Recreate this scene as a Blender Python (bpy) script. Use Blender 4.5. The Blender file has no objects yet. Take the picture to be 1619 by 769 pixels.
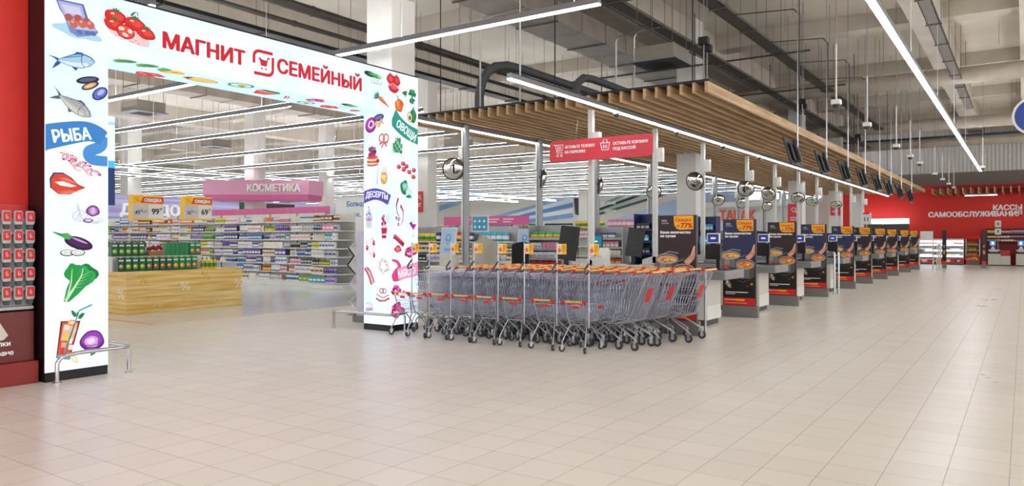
import bpy, math, random
from mathutils import Vector, Matrix
SC = bpy.context.scene
COL = SC.collection
random.seed(7)
R = math.radians
PI = math.pi

# ---------------------------------------------------------------- camera, world, exposure
cd = bpy.data.cameras.new('camera')
cam = bpy.data.objects.new('camera', cd)
COL.objects.link(cam)
cam.location = (0, 0, 1.5)
cam.rotation_euler = (R(90), 0, math.atan(809.5 / 1186.6))
cd.sensor_width = 36
cd.lens = 36 * 1186.6 / 1619
cd.shift_y = -7.5 / 1619
cd.clip_end = 300
SC.camera = cam
wd = bpy.data.worlds.new('world')
SC.world = wd
wd.use_nodes = True
wd.node_tree.nodes['Background'].inputs[0].default_value = (.96, .98, 1.0, 1)
wd.node_tree.nodes['Background'].inputs[1].default_value = 1.0
SC.view_settings.view_transform = 'Standard'
SC.view_settings.look = 'None'
SC.view_settings.gamma = 1
SC.view_settings.use_curve_mapping = False
SC.view_settings.exposure = 1.02
SC.cycles.use_denoising = True
SC.cycles.max_bounces = 7
SC.cycles.diffuse_bounces = 4
SC.cycles.glossy_bounces = 3
SC.cycles.transparent_max_bounces = 6
SC.cycles.sample_clamp_indirect = 6
STRIP = 10.0       # radiance of the ceiling strip lights
ADDED_UPLIGHT = 23.0     # upward glow added on top of the strips to brighten the ceiling
LEDWHITE = .64
LED = .5         # radiance of the lit entrance portal

# ---------------------------------------------------------------- materials
def lin(c):
    if isinstance(c, str):
        c = c.lstrip('#')
        c = [int(c[i:i + 2], 16) / 255 for i in (0, 2, 4)]
    return tuple(((x + .055) / 1.055) ** 2.4 if x > .04045 else x / 12.92 for x in c[:3])

MATS = {}
def mat(name, col='808080', rough=.5, metal=0., emit=0., noise=.06, scale=6., bump=0., spec=.5):
    if name in MATS:
        return MATS[name]
    m = bpy.data.materials.new(name)
    m.use_nodes = True
    nt = m.node_tree
    b = nt.nodes['Principled BSDF']
    c = lin(col)
    b.inputs['Roughness'].default_value = rough
    b.inputs['Metallic'].default_value = metal
    b.inputs['Specular IOR Level'].default_value = spec
    b.inputs['Base Color'].default_value = (*c, 1)
    if emit:
        b.inputs['Emission Color'].default_value = (*c, 1)
        b.inputs['Emission Strength'].default_value = emit
    elif noise:
        tc = nt.nodes.new('ShaderNodeTexCoord')
        n = nt.nodes.new('ShaderNodeTexNoise')
        n.inputs['Scale'].default_value = scale
        n.inputs['Detail'].default_value = 3
        r = nt.nodes.new('ShaderNodeValToRGB')
        r.color_ramp.elements[0].position = .3
        r.color_ramp.elements[1].position = .7
        r.color_ramp.elements[0].color = (*[x * (1 - noise) for x in c], 1)
        r.color_ramp.elements[1].color = (*[min(1, x * (1 + noise)) for x in c], 1)
        nt.links.new(tc.outputs['Object'], n.inputs['Vector'])
        nt.links.new(n.outputs['Fac'], r.inputs['Fac'])
        nt.links.new(r.outputs['Color'], b.inputs['Base Color'])
        if bump:
            bp = nt.nodes.new('ShaderNodeBump')
            bp.inputs['Strength'].default_value = bump
            nt.links.new(n.outputs['Fac'], bp.inputs['Height'])
            nt.links.new(bp.outputs['Normal'], b.inputs['Normal'])
    MATS[name] = m
    return m

def attr_mat(name, emit=0., rough=.45):
    """printed or lit artwork: colours come from the shapes of the print"""
    m = bpy.data.materials.new(name)
    m.use_nodes = True
    nt = m.node_tree
    b = nt.nodes['Principled BSDF']
    a = nt.nodes.new('ShaderNodeVertexColor')
    a.layer_name = 'Col'
    b.inputs['Roughness'].default_value = rough
    if emit:
        b.inputs['Specular IOR Level'].default_value = .1
        b.inputs['Base Color'].default_value = (.02, .02, .02, 1)
        b.inputs['Emission Strength'].default_value = emit
        nt.links.new(a.outputs['Color'], b.inputs['Emission Color'])
    else:
        nt.links.new(a.outputs['Color'], b.inputs['Base Color'])
    MATS[name] = m
    return m
LEDART = attr_mat('led_picture', LED)
PRINT = attr_mat('printed_paper')
SCREENART = attr_mat('screen_picture', .62)

# ---------------------------------------------------------------- mesh builder
class MB:
    def __init__(s):
        s.v = []; s.f = []; s.m = []
    def add(s, v, f, m=0):
        o = len(s.v)
        s.v += [tuple(p) for p in v]
        s.f += [tuple(i + o for i in q) for q in f]
        s.m += [m] * len(f)
        return s
    def box(s, x0, y0, z0, x1, y1, z1, m=0):
        x0, x1 = min(x0, x1), max(x0, x1); y0, y1 = min(y0, y1), max(y0, y1); z0, z1 = min(z0, z1), max(z0, z1)
        return s.add([(x0, y0, z0), (x1, y0, z0), (x1, y1, z0), (x0, y1, z0), (x0, y0, z1), (x1, y0, z1), (x1, y1, z1), (x0, y1, z1)],
                     [(3, 2, 1, 0), (4, 5, 6, 7), (0, 1, 5, 4), (1, 2, 6, 5), (2, 3, 7, 6), (3, 0, 4, 7)], m)
    def path(s, pts, r, n=6, m=0, closed=False, cap=True):
        pts = [Vector(p) for p in pts]
        k = len(pts)
        rr = r if isinstance(r, (list, tuple)) else [r] * k
        d0 = (pts[1] - pts[0]).normalized()
        up = Vector((0, 0, 1)) if abs(d0.z) < .9 else Vector((1, 0, 0))
        a = d0.cross(up).normalized()
        vs = []
        for i in range(k):
            if closed:
                d = (pts[(i + 1) % k] - pts[i - 1]).normalized()
            elif i == 0:
                d = d0
            elif i == k - 1:
                d = (pts[i] - pts[i - 1]).normalized()
            else:
                d = ((pts[i + 1] - pts[i]).normalized() + (pts[i] - pts[i - 1]).normalized()).normalized()
            a = (a - d * a.dot(d)).normalized()
            b = d.cross(a)
            for j in range(n):
                t = 2 * PI * j / n
                vs.append(pts[i] + (a * math.cos(t) + b * math.sin(t)) * rr[i])
        fs = []
        for i in range(k if closed else k - 1):
            for j in range(n):
                i2 = (i + 1) % k
                fs.append((i * n + j, i * n + (j + 1) % n, i2 * n + (j + 1) % n, i2 * n + j))
        if not closed and cap:
            fs.append(tuple(range(n - 1, -1, -1)))
            fs.append(tuple((k - 1) * n + j for j in range(n)))
        return s.add(vs, fs, m)
    def tube(s, p, q, r, n=6, m=0, cap=True):
        return s.path([p, q], r, n, m, cap=cap)
    def lathe(s, prof, c=(0, 0, 0), n=16, m=0, axis='Z'):
        vs = []; fs = []
        for (r, z) in prof:
            for j in range(n):
                t = 2 * PI * j / n
                p = (r * math.cos(t), r * math.sin(t), z)
                if axis == 'X': p = (p[2], p[0], p[1])
                if axis == 'Y': p = (p[1], p[2], p[0])
                vs.append((p[0] + c[0], p[1] + c[1], p[2] + c[2]))
        k = len(prof)
        for i in range(k - 1):
            for j in range(n):
                fs.append((i * n + j, i * n + (j + 1) % n, (i + 1) * n + (j + 1) % n, (i + 1) * n + j))
        fs.append(tuple(range(n - 1, -1, -1)))
        fs.append(tuple((k - 1) * n + j for j in range(n)))
        return s.add(vs, fs, m)
    def prism(s, poly, lo, hi, axis='Y', m=0):
        """poly: 2-D outline; axis Y: (x,z), X: (y,z), Z: (x,y)"""
        def P(p, h):
            return (p[0], h, p[1]) if axis == 'Y' else (h, p[0], p[1]) if axis == 'X' else (p[0], p[1], h)
        n = len(poly)
        ar = sum(poly[i][0] * poly[(i + 1) % n][1] - poly[(i + 1) % n][0] * poly[i][1] for i in range(n))
        if (ar < 0) != (axis == 'Y'):
            poly = poly[::-1]
        vs = [P(p, lo) for p in poly] + [P(p, hi) for p in poly]
        fs = [tuple(range(n - 1, -1, -1)), tuple(range(n, 2 * n))] + [(i, (i + 1) % n, (i + 1) % n + n, i + n) for i in range(n)]
        return s.add(vs, fs, m)
    def xf(s, M):
        s.v = [tuple(M @ Vector(p)) for p in s.v]
        return s
    def build(s, name, mats, parent=None, smooth=False, bevel=0, loc=None):
        me = bpy.data.meshes.new(name)
        me.from_pydata(s.v, [], s.f)
        if not isinstance(mats, (list, tuple)): mats = [mats]
        for m in mats: me.materials.append(m)
        if len(mats) > 1: me.polygons.foreach_set('material_index', s.m)
        if smooth:
            me.polygons.foreach_set('use_smooth', [True] * len(me.polygons))
        me.update()
        o = bpy.data.objects.new(name, me)
        COL.objects.link(o)
        if smooth:
            try: me.set_sharp_from_angle(angle=R(40))
            except Exception: pass
        if parent is not None: o.parent = parent
        if loc is not None: o.location = loc
        if bevel:
            b = o.modifiers.new('bevel', 'BEVEL'); b.width = bevel; b.segments = 2; b.limit_method = 'ANGLE'
        return o

def tag(o, label=None, cat=None, group=None, kind=None):
    if label: o['label'] = label
    if cat: o['category'] = cat
    if group: o['group'] = group
    if kind: o['kind'] = kind
    return o
def thing(name, label, cat, loc=(0, 0, 0), rz=0, group=None):
    o = bpy.data.objects.new(name, None)
    COL.objects.link(o)
    o.empty_display_size = .1
    o.location = loc; o.rotation_euler = (0, 0, rz)
    return tag(o, label, cat, group)
def struct(o):
    o['kind'] = 'structure'
    return o
def _copy(o, parent):
    c = o.copy(); COL.objects.link(c); c.parent = parent
    for ch in KIDS.get(o.name) or list(o.children):
        _copy(ch, c)
    return c
KIDS = {}
def kids(o):
    """remember a thing's children once, so that copying it many times stays quick"""
    KIDS[o.name] = list(o.children)
    for c in o.children: kids(c)
def dup(root, loc, rz=0, label=None, group=None):
    c = _copy(root, None)
    c.location = loc; c.rotation_euler = (0, 0, rz)
    if label: c['label'] = label
    if group: c['group'] = group
    return c

# ---------------------------------------------------------------- lettering
_TXT = {}
def txt(body, bold=.02, extr=0., space=1.0):
    k = (body, bold, extr, space)
    if k not in _TXT:
        cu = bpy.data.curves.new('lettering', 'FONT')
        cu.body = body; cu.extrude = extr; cu.space_character = space; cu.resolution_u = 3
        cu.offset = 0
        o = bpy.data.objects.new('lettering', cu)
        COL.objects.link(o)
        dg = bpy.context.evaluated_depsgraph_get()
        me = bpy.data.meshes.new_from_object(o.evaluated_get(dg))
        V = [tuple(v.co) for v in me.vertices]; F = [tuple(p.vertices) for p in me.polygons]
        e = bold
        sh = [(0, 0)] if e <= 0 else [(e * math.cos(t), e * .6 * math.sin(t)) for t in [PI / 4 * i for i in range(8)]]
        _TXT[k] = ([(v[0] + a, v[1] + b, v[2] * (1 + .03 * j) if extr else j * .1) for j, (a, b) in enumerate(sh) for v in V], [tuple(i + j * len(V) for i in f) for j in range(len(sh)) for f in F])
        bpy.data.objects.remove(o); bpy.data.curves.remove(cu); bpy.data.meshes.remove(me)
    return _TXT[k]
CAPH = max(v[1] for v in txt('Н', 0)[0])

# ---------------------------------------------------------------- flat artwork (prints, screens, signs)
class Art:
    def __init__(s):
        s.v = []; s.f = []; s.c = []; s.z = 0; s.M = (0, 0, 1, 1, 0); s.clip = None
    def at(s, cx=0, cy=0, sx=1, sy=None, rot=0):
        s.M = (cx, cy, sx, sx if sy is None else sy, R(rot)); return s
    def _t(s, p):
        cx, cy, sx, sy, r = s.M
        x, y = p[0] * sx, p[1] * sy
        X, Y = cx + x * math.cos(r) - y * math.sin(r), cy + x * math.sin(r) + y * math.cos(r)
        if s.clip: X = min(s.clip[1], max(s.clip[0], X))
        return (X, Y)
    def poly(s, pts, col):
        o = len(s.v)
        q = [s._t(p) for p in pts]
        n = len(q)
        if sum(q[i][0] * q[(i + 1) % n][1] - q[(i + 1) % n][0] * q[i][1] for i in range(n)) < 0: q = q[::-1]
        s.v += [(a, b, s.z) for a, b in q]
        s.f.append(tuple(range(o, o + n))); s.c.append(lin(col)); s.z += 1
        return s
    def rect(s, x0, y0, x1, y1, col): return s.poly([(x0, y0), (x1, y0), (x1, y1), (x0, y1)], col)
    def ell(s, cx, cy, rx, ry=None, col='000000', rot=0, n=18):
        ry = rx if ry is None else ry
        a = R(rot)
        return s.poly([(cx + rx * math.cos(t) * math.cos(a) - ry * math.sin(t) * math.sin(a), cy + rx * math.cos(t) * math.sin(a) + ry * math.sin(t) * math.cos(a))
                       for t in [2 * PI * i / n for i in range(n)]], col)
    def ring(s, cx, cy, r0, r1, col, a0=0, a1=360, n=20):
        ts = [R(a0 + (a1 - a0) * i / n) for i in range(n + 1)]
        for i in range(n):
            s.poly([(cx + r * math.cos(t), cy + r * math.sin(t)) for r, t in ((r0, ts[i]), (r1, ts[i]), (r1, ts[i + 1]), (r0, ts[i + 1]))], col)
            s.z -= 1
        s.z += 1
        return s
    def line(s, pts, w, col):
        """a stroke along a polyline, its width may taper: w a number or (start, end)"""
        k = len(pts)
        w0, w1 = w if isinstance(w, tuple) else (w, w)
        L = []; Q = []
        for i in range(k):
            a = pts[max(0, i - 1)]; b = pts[min(k - 1, i + 1)]
            dx, dy = b[0] - a[0], b[1] - a[1]
            l = math.hypot(dx, dy) or 1
            h = (w0 + (w1 - w0) * i / (k - 1)) / 2
            L.append((pts[i][0] - dy / l * h, pts[i][1] + dx / l * h)); Q.append((pts[i][0] + dy / l * h, pts[i][1] - dx / l * h))
        for i in range(k - 1):
            s.poly([L[i], L[i + 1], Q[i + 1], Q[i]], col); s.z -= 1
        s.z += 1
        return s
    def arc(s, cx, cy, rx, ry, a0, a1, w, col, n=10):
        return s.line([(cx + rx * math.cos(R(a0 + (a1 - a0) * i / n)), cy + ry * math.sin(R(a0 + (a1 - a0) * i / n))) for i in range(n + 1)], w, col)
    def blob(s, cx, cy, rx, ry, col, seed=1, amp=.15, n=22, rot=0):
        rd = random.Random(seed)
        ph = [rd.uniform(0, 6.28) for _ in range(4)]
        a = R(rot); pts = []
        for i in range(n):
            t = 2 * PI * i / n
            k = 1 + amp * sum(math.sin((j + 2) * t + ph[j]) for j in range(4)) / 2
            x, y = rx * k * math.cos(t), ry * k * math.sin(t)
            pts.append((cx + x * math.cos(a) - y * math.sin(a), cy + x * math.sin(a) + y * math.cos(a)))
        return s.poly(pts, col)
    def text(s, body, x, y, h, col, align='l', bold=.02, w=None, curve=None):
        """capital height h; w squeezes to a width; curve(u) -> lift of the baseline"""
        vs, fs = txt(body, bold)
        if not vs: return s
        x0 = min(v[0] for v in vs); x1 = max(v[0] for v in vs)
        k = h / CAPH
        kx = k if w is None else w / (x1 - x0)
        W = (x1 - x0) * kx
        ox = x - (0 if align == 'l' else W / 2 if align == 'c' else W)
        o = len(s.v)
        for v in vs:
            px, py = ox + (v[0] - x0) * kx, y + v[1] * k
            if curve: py += curve((px - ox) / W)
            a, b = s._t((px, py))
            s.v.append((a, b, s.z + v[2]))
        s.f += [tuple(i + o for i in f) for f in fs]
        s.c += [lin(col)] * len(fs); s.z += 1
        return s
    def build(s, name, O, U, V, parent=None, m=None, eps=.0006, lift=.001):
        """O origin, U and V the picture's right and up in the parent's space"""
        O, U, V = Vector(O), Vector(U), Vector(V)
        N = U.cross(V)
        vs = [O + U * a + V * b + N * (lift + eps * z) for a, b, z in s.v]
        me = bpy.data.meshes.new(name)
        me.from_pydata([tuple(v) for v in vs], [], s.f)
        at = me.color_attributes.new('Col', 'FLOAT_COLOR', 'CORNER')
        cols = []
        for p, c in zip(me.polygons, s.c):
            cols += [c[0], c[1], c[2], 1.0] * p.loop_total
        at.data.foreach_set('color', cols)
        me.materials.append(m or PRINT)
        me.update()
        o = bpy.data.objects.new(name, me)
        COL.objects.link(o)
        if parent is not None: o.parent = parent
        return o
def letters(name, body, O, U, V, h, depth, m, parent=None, align='l', bold=.02, w=None):
    """raised letters as one solid mesh"""
    vs, fs = txt(body, bold, depth / 2 * CAPH / h)
    O, U, V = Vector(O), Vector(U), Vector(V)
    N = U.cross(V)
    k = h / CAPH
    x0 = min(v[0] for v in vs); x1 = max(v[0] for v in vs)
    kx = k if w is None else w / (x1 - x0)
    W = (x1 - x0) * kx
    ox = 0 if align == 'l' else -W / 2 if align == 'c' else -W
    mb = MB()
    mb.add([O + U * (ox + (v[0] - x0) * kx) + V * (v[1] * k) + N * (v[2] * k + depth / 2 + .002) for v in vs], fs)
    return mb.build(name, m, parent)
# ---------------------------------------------------------------- the shell of the hall
def floor_mat(name, tile, ox, oy, col, grout, rough, gw):
    m = bpy.data.materials.new(name); m.use_nodes = True
    nt = m.node_tree; b = nt.nodes['Principled BSDF']
    N = nt.nodes.new; L = nt.links.new
    tc = N('ShaderNodeTexCoord'); sep = N('ShaderNodeSeparateXYZ')
    L(tc.outputs['Object'], sep.inputs[0])
    def math_(op, a, bb=None):
        n = N('ShaderNodeMath'); n.operation = op
        for i, q in enumerate((a, bb)):
            if q is None: continue
            if isinstance(q, (int, float)): n.inputs[i].default_value = q
            else: L(q, n.inputs[i])
        return n.outputs[0]
    ids = []; ds = []
    for ax, off in ((0, ox), (1, oy)):
        t = math_('DIVIDE', math_('SUBTRACT', sep.outputs[ax], off), tile)
        fr = math_('FRACT', t)
        ids.append(math_('FLOOR', t))
        ds.append(math_('MINIMUM', fr, math_('SUBTRACT', 1.0, fr)))
    d = math_('MINIMUM', ds[0], ds[1])
    g = math_('LESS_THAN', d, gw / tile)
    cmb = N('ShaderNodeCombineXYZ'); L(ids[0], cmb.inputs[0]); L(ids[1], cmb.inputs[1])
    wn = N('ShaderNodeTexWhiteNoise'); L(cmb.outputs[0], wn.inputs['Vector'])
    ns = N('ShaderNodeTexNoise'); ns.inputs['Scale'].default_value = .9; ns.inputs['Detail'].default_value = 5
    L(tc.outputs['Object'], ns.inputs['Vector'])
    val = math_('ADD', math_('MULTIPLY', wn.outputs['Value'], .5), math_('MULTIPLY', ns.outputs['Fac'], .5))
    r = N('ShaderNodeValToRGB')
    c = lin(col)
    r.color_ramp.elements[0].color = (*[x * .93 for x in c], 1); r.color_ramp.elements[1].color = (*[x * 1.06 for x in c], 1)
    L(val, r.inputs['Fac'])
    mx = N('ShaderNodeMix'); mx.data_type = 'RGBA'
    L(g, mx.inputs['Factor']); L(r.outputs['Color'], mx.inputs['A']); mx.inputs['B'].default_value = (*lin(grout), 1)
    L(mx.outputs['Result'], b.inputs['Base Color'])
    rg = math_('ADD', math_('MULTIPLY', ns.outputs['Fac'], .12), rough - .06)
    L(math_('ADD', rg, math_('MULTIPLY', g, .3)), b.inputs['Roughness'])
    return m
FLOOR = floor_mat('beige_floor_tile', .335, -4.095, 2.96, 'e0d9ce', 'a89e92', .3, .0022)
FLOOR2 = floor_mat('pale_polished_floor', .6, 0, 0, 'd6dade', 'b9bbbb', .1, .0016)
MB().box(-12.4, -14, -.1, 14, 56, 0).build('floor', FLOOR)['kind'] = 'structure'
MB().box(-66, -14, -.1, -12.4, 56, 0).build('floor_2', FLOOR2)['kind'] = 'structure'
CONC = mat('raw_concrete', 'bcb3a6', .85, noise=.1, scale=1.2)
CONC2 = mat('pale_concrete', 'cbc2b4', .85, noise=.08, scale=.8)
mb = MB().box(-66, -14, 8.0, 14, 56, 8.2)
mb.build('ceiling', CONC2)['kind'] = 'structure'
# downstand beams of the roof, along and across the hall
for i, (a, w, d) in enumerate(((-26, .5, .8), (-17.5, .5, .8), (-8.7, .5, .9), (-2.2, .35, .7), (.4, .5, .8), (9, .5, .8), (-35, .5, .8), (-44, .5, .8), (-53, .5, .8))):
    MB().box(a - w, -14, 8.0 - d, a + w, 52, 8.0).build('trim_%d' % (i + 1), CONC)['kind'] = 'structure'
for i, y in enumerate((3, 10, 17, 24, 31, 38, 45)):
    MB().box(-66, y - .35, 7.55, 14, y + .35, 8.0).build('trim_%d' % (i + 20), CONC)['kind'] = 'structure'
# walls
WHITE = mat('white_wall_paint', 'd9d7d1', .7, noise=.02, scale=1)
RED = mat('red_wall_paint', 'd8281c', .55, noise=.04, scale=.7)
GREYBAND = mat('grey_wall_panel', '8b8178', .7, noise=.04)
MB().box(-66, 52, 0, -9, 52.3, 8).build('wall_back', WHITE)['kind'] = 'structure'
mb = MB().box(-9.6, 50.6, 0, 12, 50.8, 4.6)
mb.build('wall_back_red', RED)['kind'] = 'structure'
mb = MB().box(-9.6, 50.9, 4.4, 12, 51.1, 5.35)
mb.build('wall_back_band', GREYBAND)['kind'] = 'structure'
CORR = mat('white_corrugated_steel', 'efede8', .5, noise=.03)
mb = MB()
n = 108
for i in range(n):
    x = -9 + i * .2
    mb.add([(x, 51.3, 5.2), (x + .1, 51.24, 5.2), (x + .2, 51.3, 5.2), (x, 51.3, 8), (x + .1, 51.24, 8), (x + .2, 51.3, 8)], [(0, 1, 4, 3), (1, 2, 5, 4)])
mb.box(-9, 51.31, 5.2, 12.6, 51.5, 8)
mb.build('wall_back_upper', CORR)['kind'] = 'structure'
MB().box(-66.3, -14, 0, -66, 56, 8).build('wall_left', WHITE)['kind'] = 'structure'
# square white columns of the hall
COLM = mat('white_column_paint', 'dcd9d3', .6, noise=.02)
def column(i, x, y, w=.62, z=8):
    MB().box(x - w / 2, y - w / 2, 0, x + w / 2, y + w / 2, z).build('trim_%d' % (40 + i), COLM, bevel=.01)['kind'] = 'structure'
for i, (x, y, w) in enumerate(((-8.69, 9.17, .56), (-8.28, 21.6, .6), (-8.25, 34.3, .6), (-8.25, 42.6, .6), (-8.25, 48.6, .6), (-17.5, 20.3, .5),
                               (-27, 20.2, .62), (-36.4, 20, .7), (-28.4, 25.4, .55), (-23.2, 42.3, .6), (-22, 25.5, .6))):
    column(i, x, y, w)
# the red wall with the scanner rack beside the entrance portal
REDL = mat('red_panel', 'dc2a1e', .5, noise=.04)
MB().box(-9.2, -6, 0, -8.75, 3.694, 6.0).build('wall_left_entrance', REDL)['kind'] = 'structure'
# ---------------------------------------------------------------- the lit entrance portal
LEDW = bpy.data.materials.new('led_white'); LEDW.use_nodes = True
_nt = LEDW.node_tree; _b = _nt.nodes['Principled BSDF']
_b.inputs['Base Color'].default_value = (.02, .02, .02, 1); _b.inputs['Roughness'].default_value = .4
_n = _nt.nodes.new('ShaderNodeTexNoise'); _n.inputs['Scale'].default_value = 1.3; _n.inputs['Detail'].default_value = 4
_t = _nt.nodes.new('ShaderNodeTexCoord'); _r = _nt.nodes.new('ShaderNodeValToRGB')
_r.color_ramp.elements[0].position = .32; _r.color_ramp.elements[1].position = .62
_r.color_ramp.elements[0].color = (*lin('d0e1fb'), 1); _r.color_ramp.elements[1].color = (*lin('e4eafd'), 1)
_nt.links.new(_t.outputs['Object'], _n.inputs['Vector']); _nt.links.new(_n.outputs['Fac'], _r.inputs['Fac'])
_nt.links.new(_r.outputs['Color'], _b.inputs['Emission Color']); _b.inputs['Emission Strength'].default_value = LEDWHITE
_b.inputs['Specular IOR Level'].default_value = .1
MATS['led_white'] = LEDW
BLACKM = mat('matt_black_frame', '0b0a0c', .5)
DARKP = mat('dark_plum_frame', '1c0a14', .4)
GX0, GX1 = -9.0, -8.38
YA, YB, YC, YD = 3.698, 4.34, 8.853, 9.49
ZB, ZT = 3.52, 4.182
gate = thing('entrance_portal', 'tall white lit entrance portal with painted food pictures and red lettering', 'entrance portal', (-8.69, 6.6, 0))
GO = Vector((-8.69, 6.6, 0))
def gbox(name, m, *bb):
    mb = MB()
    for b in bb: mb.box(b[0] - GO.x, b[1] - GO.y, b[2], b[3] - GO.x, b[4] - GO.y, b[5])
    return mb.build(name, m, gate)
# cores: left pillar black box, right pillar cladding shell round the column, beam
gbox('pillar', DARKP, (GX0, YA, .1, GX1 - .015, YB, ZT))
gbox('pillar', BLACKM, (GX0, YC + .012, .1, GX0 + .02, YD, ZB), (GX1 - .03, YC + .012, .1, GX1 - .012, YD, ZT), (GX0 + .02, YC + .012, .1, GX1 - .03, YC + .03, ZB), (GX0 + .02, YD - .02, .1, GX1 - .03, YD, ZT))
gbox('beam', BLACKM, (GX0, YB, ZB + .012, GX1 - .012, YC, ZT), (GX0, YC, ZB, GX0 + .03, YD, ZT))
gbox('plinth', BLACKM, (GX0, YA, 0, GX1 + .0, YB, .1))
gbox('plinth', BLACKM, (GX0, YC, 0, GX0 + .03, YD, .1), (GX1 - .03, YC, 0, GX1, YD, .1), (GX0 + .03, YC, 0, GX1 - .03, YC + .03, .1), (GX0 + .03, YD - .03, 0, GX1 - .03, YD, .1))
# lit screens
gbox('front_screen', LEDW, (GX1 - .012, YA, .1, GX1, YB, ZT), (GX1 - .012, YC, .1, GX1, YD, ZT), (GX1 - .012, YB, ZB, GX1, YC, ZT))
gbox('inner_screen', LEDW, (GX0, YC, .1, GX1 - .012, YC + .012, ZB))
gbox('inner_screen', LEDW, (GX0, YB, .1, GX1 - .012, YB + .012, ZB))
SOFF = mat('led_soffit', 'b9d9ec', .5, emit=.5, spec=.1)
gbox('soffit_screen', SOFF, (GX0, YB + .012, ZB, GX1 - .012, YC, ZB + .012))
gbox('top_edge', BLACKM, (GX0, YA, ZT, GX1 + .004, YD, ZT + .02))

def leaf(a, x, y, l, w, rot, col):
    t = R(rot)
    pts = [(0, 0), (l * .3, w), (l * .7, w * .8), (l, 0), (l * .7, -w * .8), (l * .3, -w)]
    a.poly([(x + p * math.cos(t) - q * math.sin(t), y + p * math.sin(t) + q * math.cos(t)) for p, q in pts], col)
# every picture is drawn inside roughly -1..1
def p_eggs(a):
    a.blob(.1, -.55, .95, .4, 'b5dcf2', 3)
    a.poly([(-.95, .85), (.25, 1), (.5, .3), (.45, .1), (-.5, .0), (-.75, .35)], '5d74b0')
    a.poly([(-.85, .78), (.18, .9), (.38, .25), (-.55, .12), (-.72, .4)], 'b7b5e6')
    a.poly([(-.7, .65), (.08, .74), (.22, .35), (-.48, .25)], 'd5d2f2')
    a.poly([(-.55, .05), (.55, .25), (1, -.3), (.85, -.5), (.1, -.85), (-.25, -.7)], '7f8fc4')
    a.poly([(-.45, 0), (.5, .2), (.9, -.25), (.05, -.45), (-.3, -.35)], 'c6cbea')
    for x, y in ((.05, .15), (.45, .12), (-.35, .05)): a.ell(x, y, .17, .2, 'b9584f')
    for x, y in ((-.12, -.2), (.25, -.08), (.6, -.03)): a.ell(x, y, .2, .23, 'cb6d5e'); a.ell(x - .06, y + .09, .07, .08, 'e9a292')
    for x in (.15, .5, .75): a.ell(x, -.6 + x * .2, .13, .12, '5f73b3')
def tomato(a, x, y, r, seed=1):
    a.blob(x, y, r, r * .95, 'b5161b', seed, .05); a.blob(x - .02, y + .02, r * .9, r * .84, 'dd2a27', seed, .05); a.blob(x + r * .2, y + r * .1, r * .5, r * .45, 'ee4a3a', seed, .1); a.ell(x - r * .3, y + r * .35, r * .22, r * .12, 'ffd9d2', 30)
    for k in range(5): leaf(a, x, y + r * .75, r * .55, r * .09, 20 + k * 36, '1f7a3c')
def p_tomatoes(a):
    a.blob(0, -.15, 1.0, .75, 'f6cfcd', 5, .15)
    tomato(a, -.55, .3, .42, 1); tomato(a, .2, .25, .42, 2); tomato(a, .68, -.1, .38, 3); tomato(a, -.6, -.2, .38, 4)
    a.blob(-.15, -.4, .38, .42, 'c2161e', 6, .05); a.blob(-.15, -.4, .31, .35, 'ee5245', 7, .05)
    for k in range(3): a.ell(-.15 + .2 * math.cos(k * 2.1 + .5), -.4 + .2 * math.sin(k * 2.1 + .5), .1, .13, 'fbe3d6', k * 120)
    for k in range(9): a.ell(-.5 + .11 * k, -.85 + .1 * math.sin(k * 2), .03, .025, 'b13a5a')
    a.line([(-.02, .65), (.1, .9), (.22, .95), (.25, .75)], (.09, .03), '1f7a3c')
def fish(a, c1, c2, c3, spots):
    a.poly([(-.98, .25), (-.72, .05), (-.62, -.08), (-.72, -.25), (-.86, -.62), (-.55, -.3), (-.45, -.12), (-.45, 0), (-.6, .1)], c1)
    up = [(-.6, .02), (-.3, .22), (0, .42), (.3, .55), (.55, .52), (.8, .38), (.95, .15)]
    dn = [(.9, .02), (.7, -.22), (.4, -.38), (.1, -.4), (-.2, -.3), (-.6, -.12)]
    a.poly(up + dn, c1)
    a.poly([(x * .96, y * .88 - .01) for x, y in up + dn], c2)
    a.poly([(-.55, -.06), (.1, -.08), (.6, -.02), (.66, -.18), (.4, -.33), (.1, -.35), (-.2, -.26)], c3)
    a.poly([(.05, .42), (.2, .62), (.42, .6), (.5, .5)], c1)
    a.poly([(-.05, -.36), (.1, -.6), (.2, -.38)], c1)
    a.arc(.5, .1, .14, .38, 100, 260, .03, c1)
    a.ell(.76, .2, .06, .06, 'f5f5f5'); a.ell(.77, .2, .035, .035, '101018')
    for i in range(spots):
        x = -.4 + .8 * i / spots
        a.line([(x, .1 + (x + .4) * .3), (x + .06, .2 + (x + .4) * .32)], .03, c1)
def p_mackerel(a): fish(a, '1d5b94', 'a9d3e8', 'e2f1f7', 12)
def p_trout(a): fish(a, '5b6070', 'b6b9b6', 'd9d2c6', 7); a.line([(-.5, 0), (0, .12), (.6, .2)], .05, 'a88c8c')
def p_mussel(a):
    a.ell(-.25, .5, .75, .26, '20243f', 18); a.ell(-.25, .52, .55, .14, '5a5f80', 18)
    a.ell(-.1, .12, .62, .24, '22253c', 32); a.ell(-.12, .12, .48, .16, 'd9a168', 32); a.ell(-.15, .1, .3, .08, 'f0cfa0', 32)
    a.ell(.5, -.35, .62, .38, '2f3a86', 48); a.ell(.5, -.33, .5, .28, '6d7bd0', 48); a.ell(.55, -.25, .3, .14, 'b5bff0', 48)
    for k in range(3): a.arc(.5, -.35, .5 - .12 * k, .3 - .06 * k, 200, 300, .02, '27307a')
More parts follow.
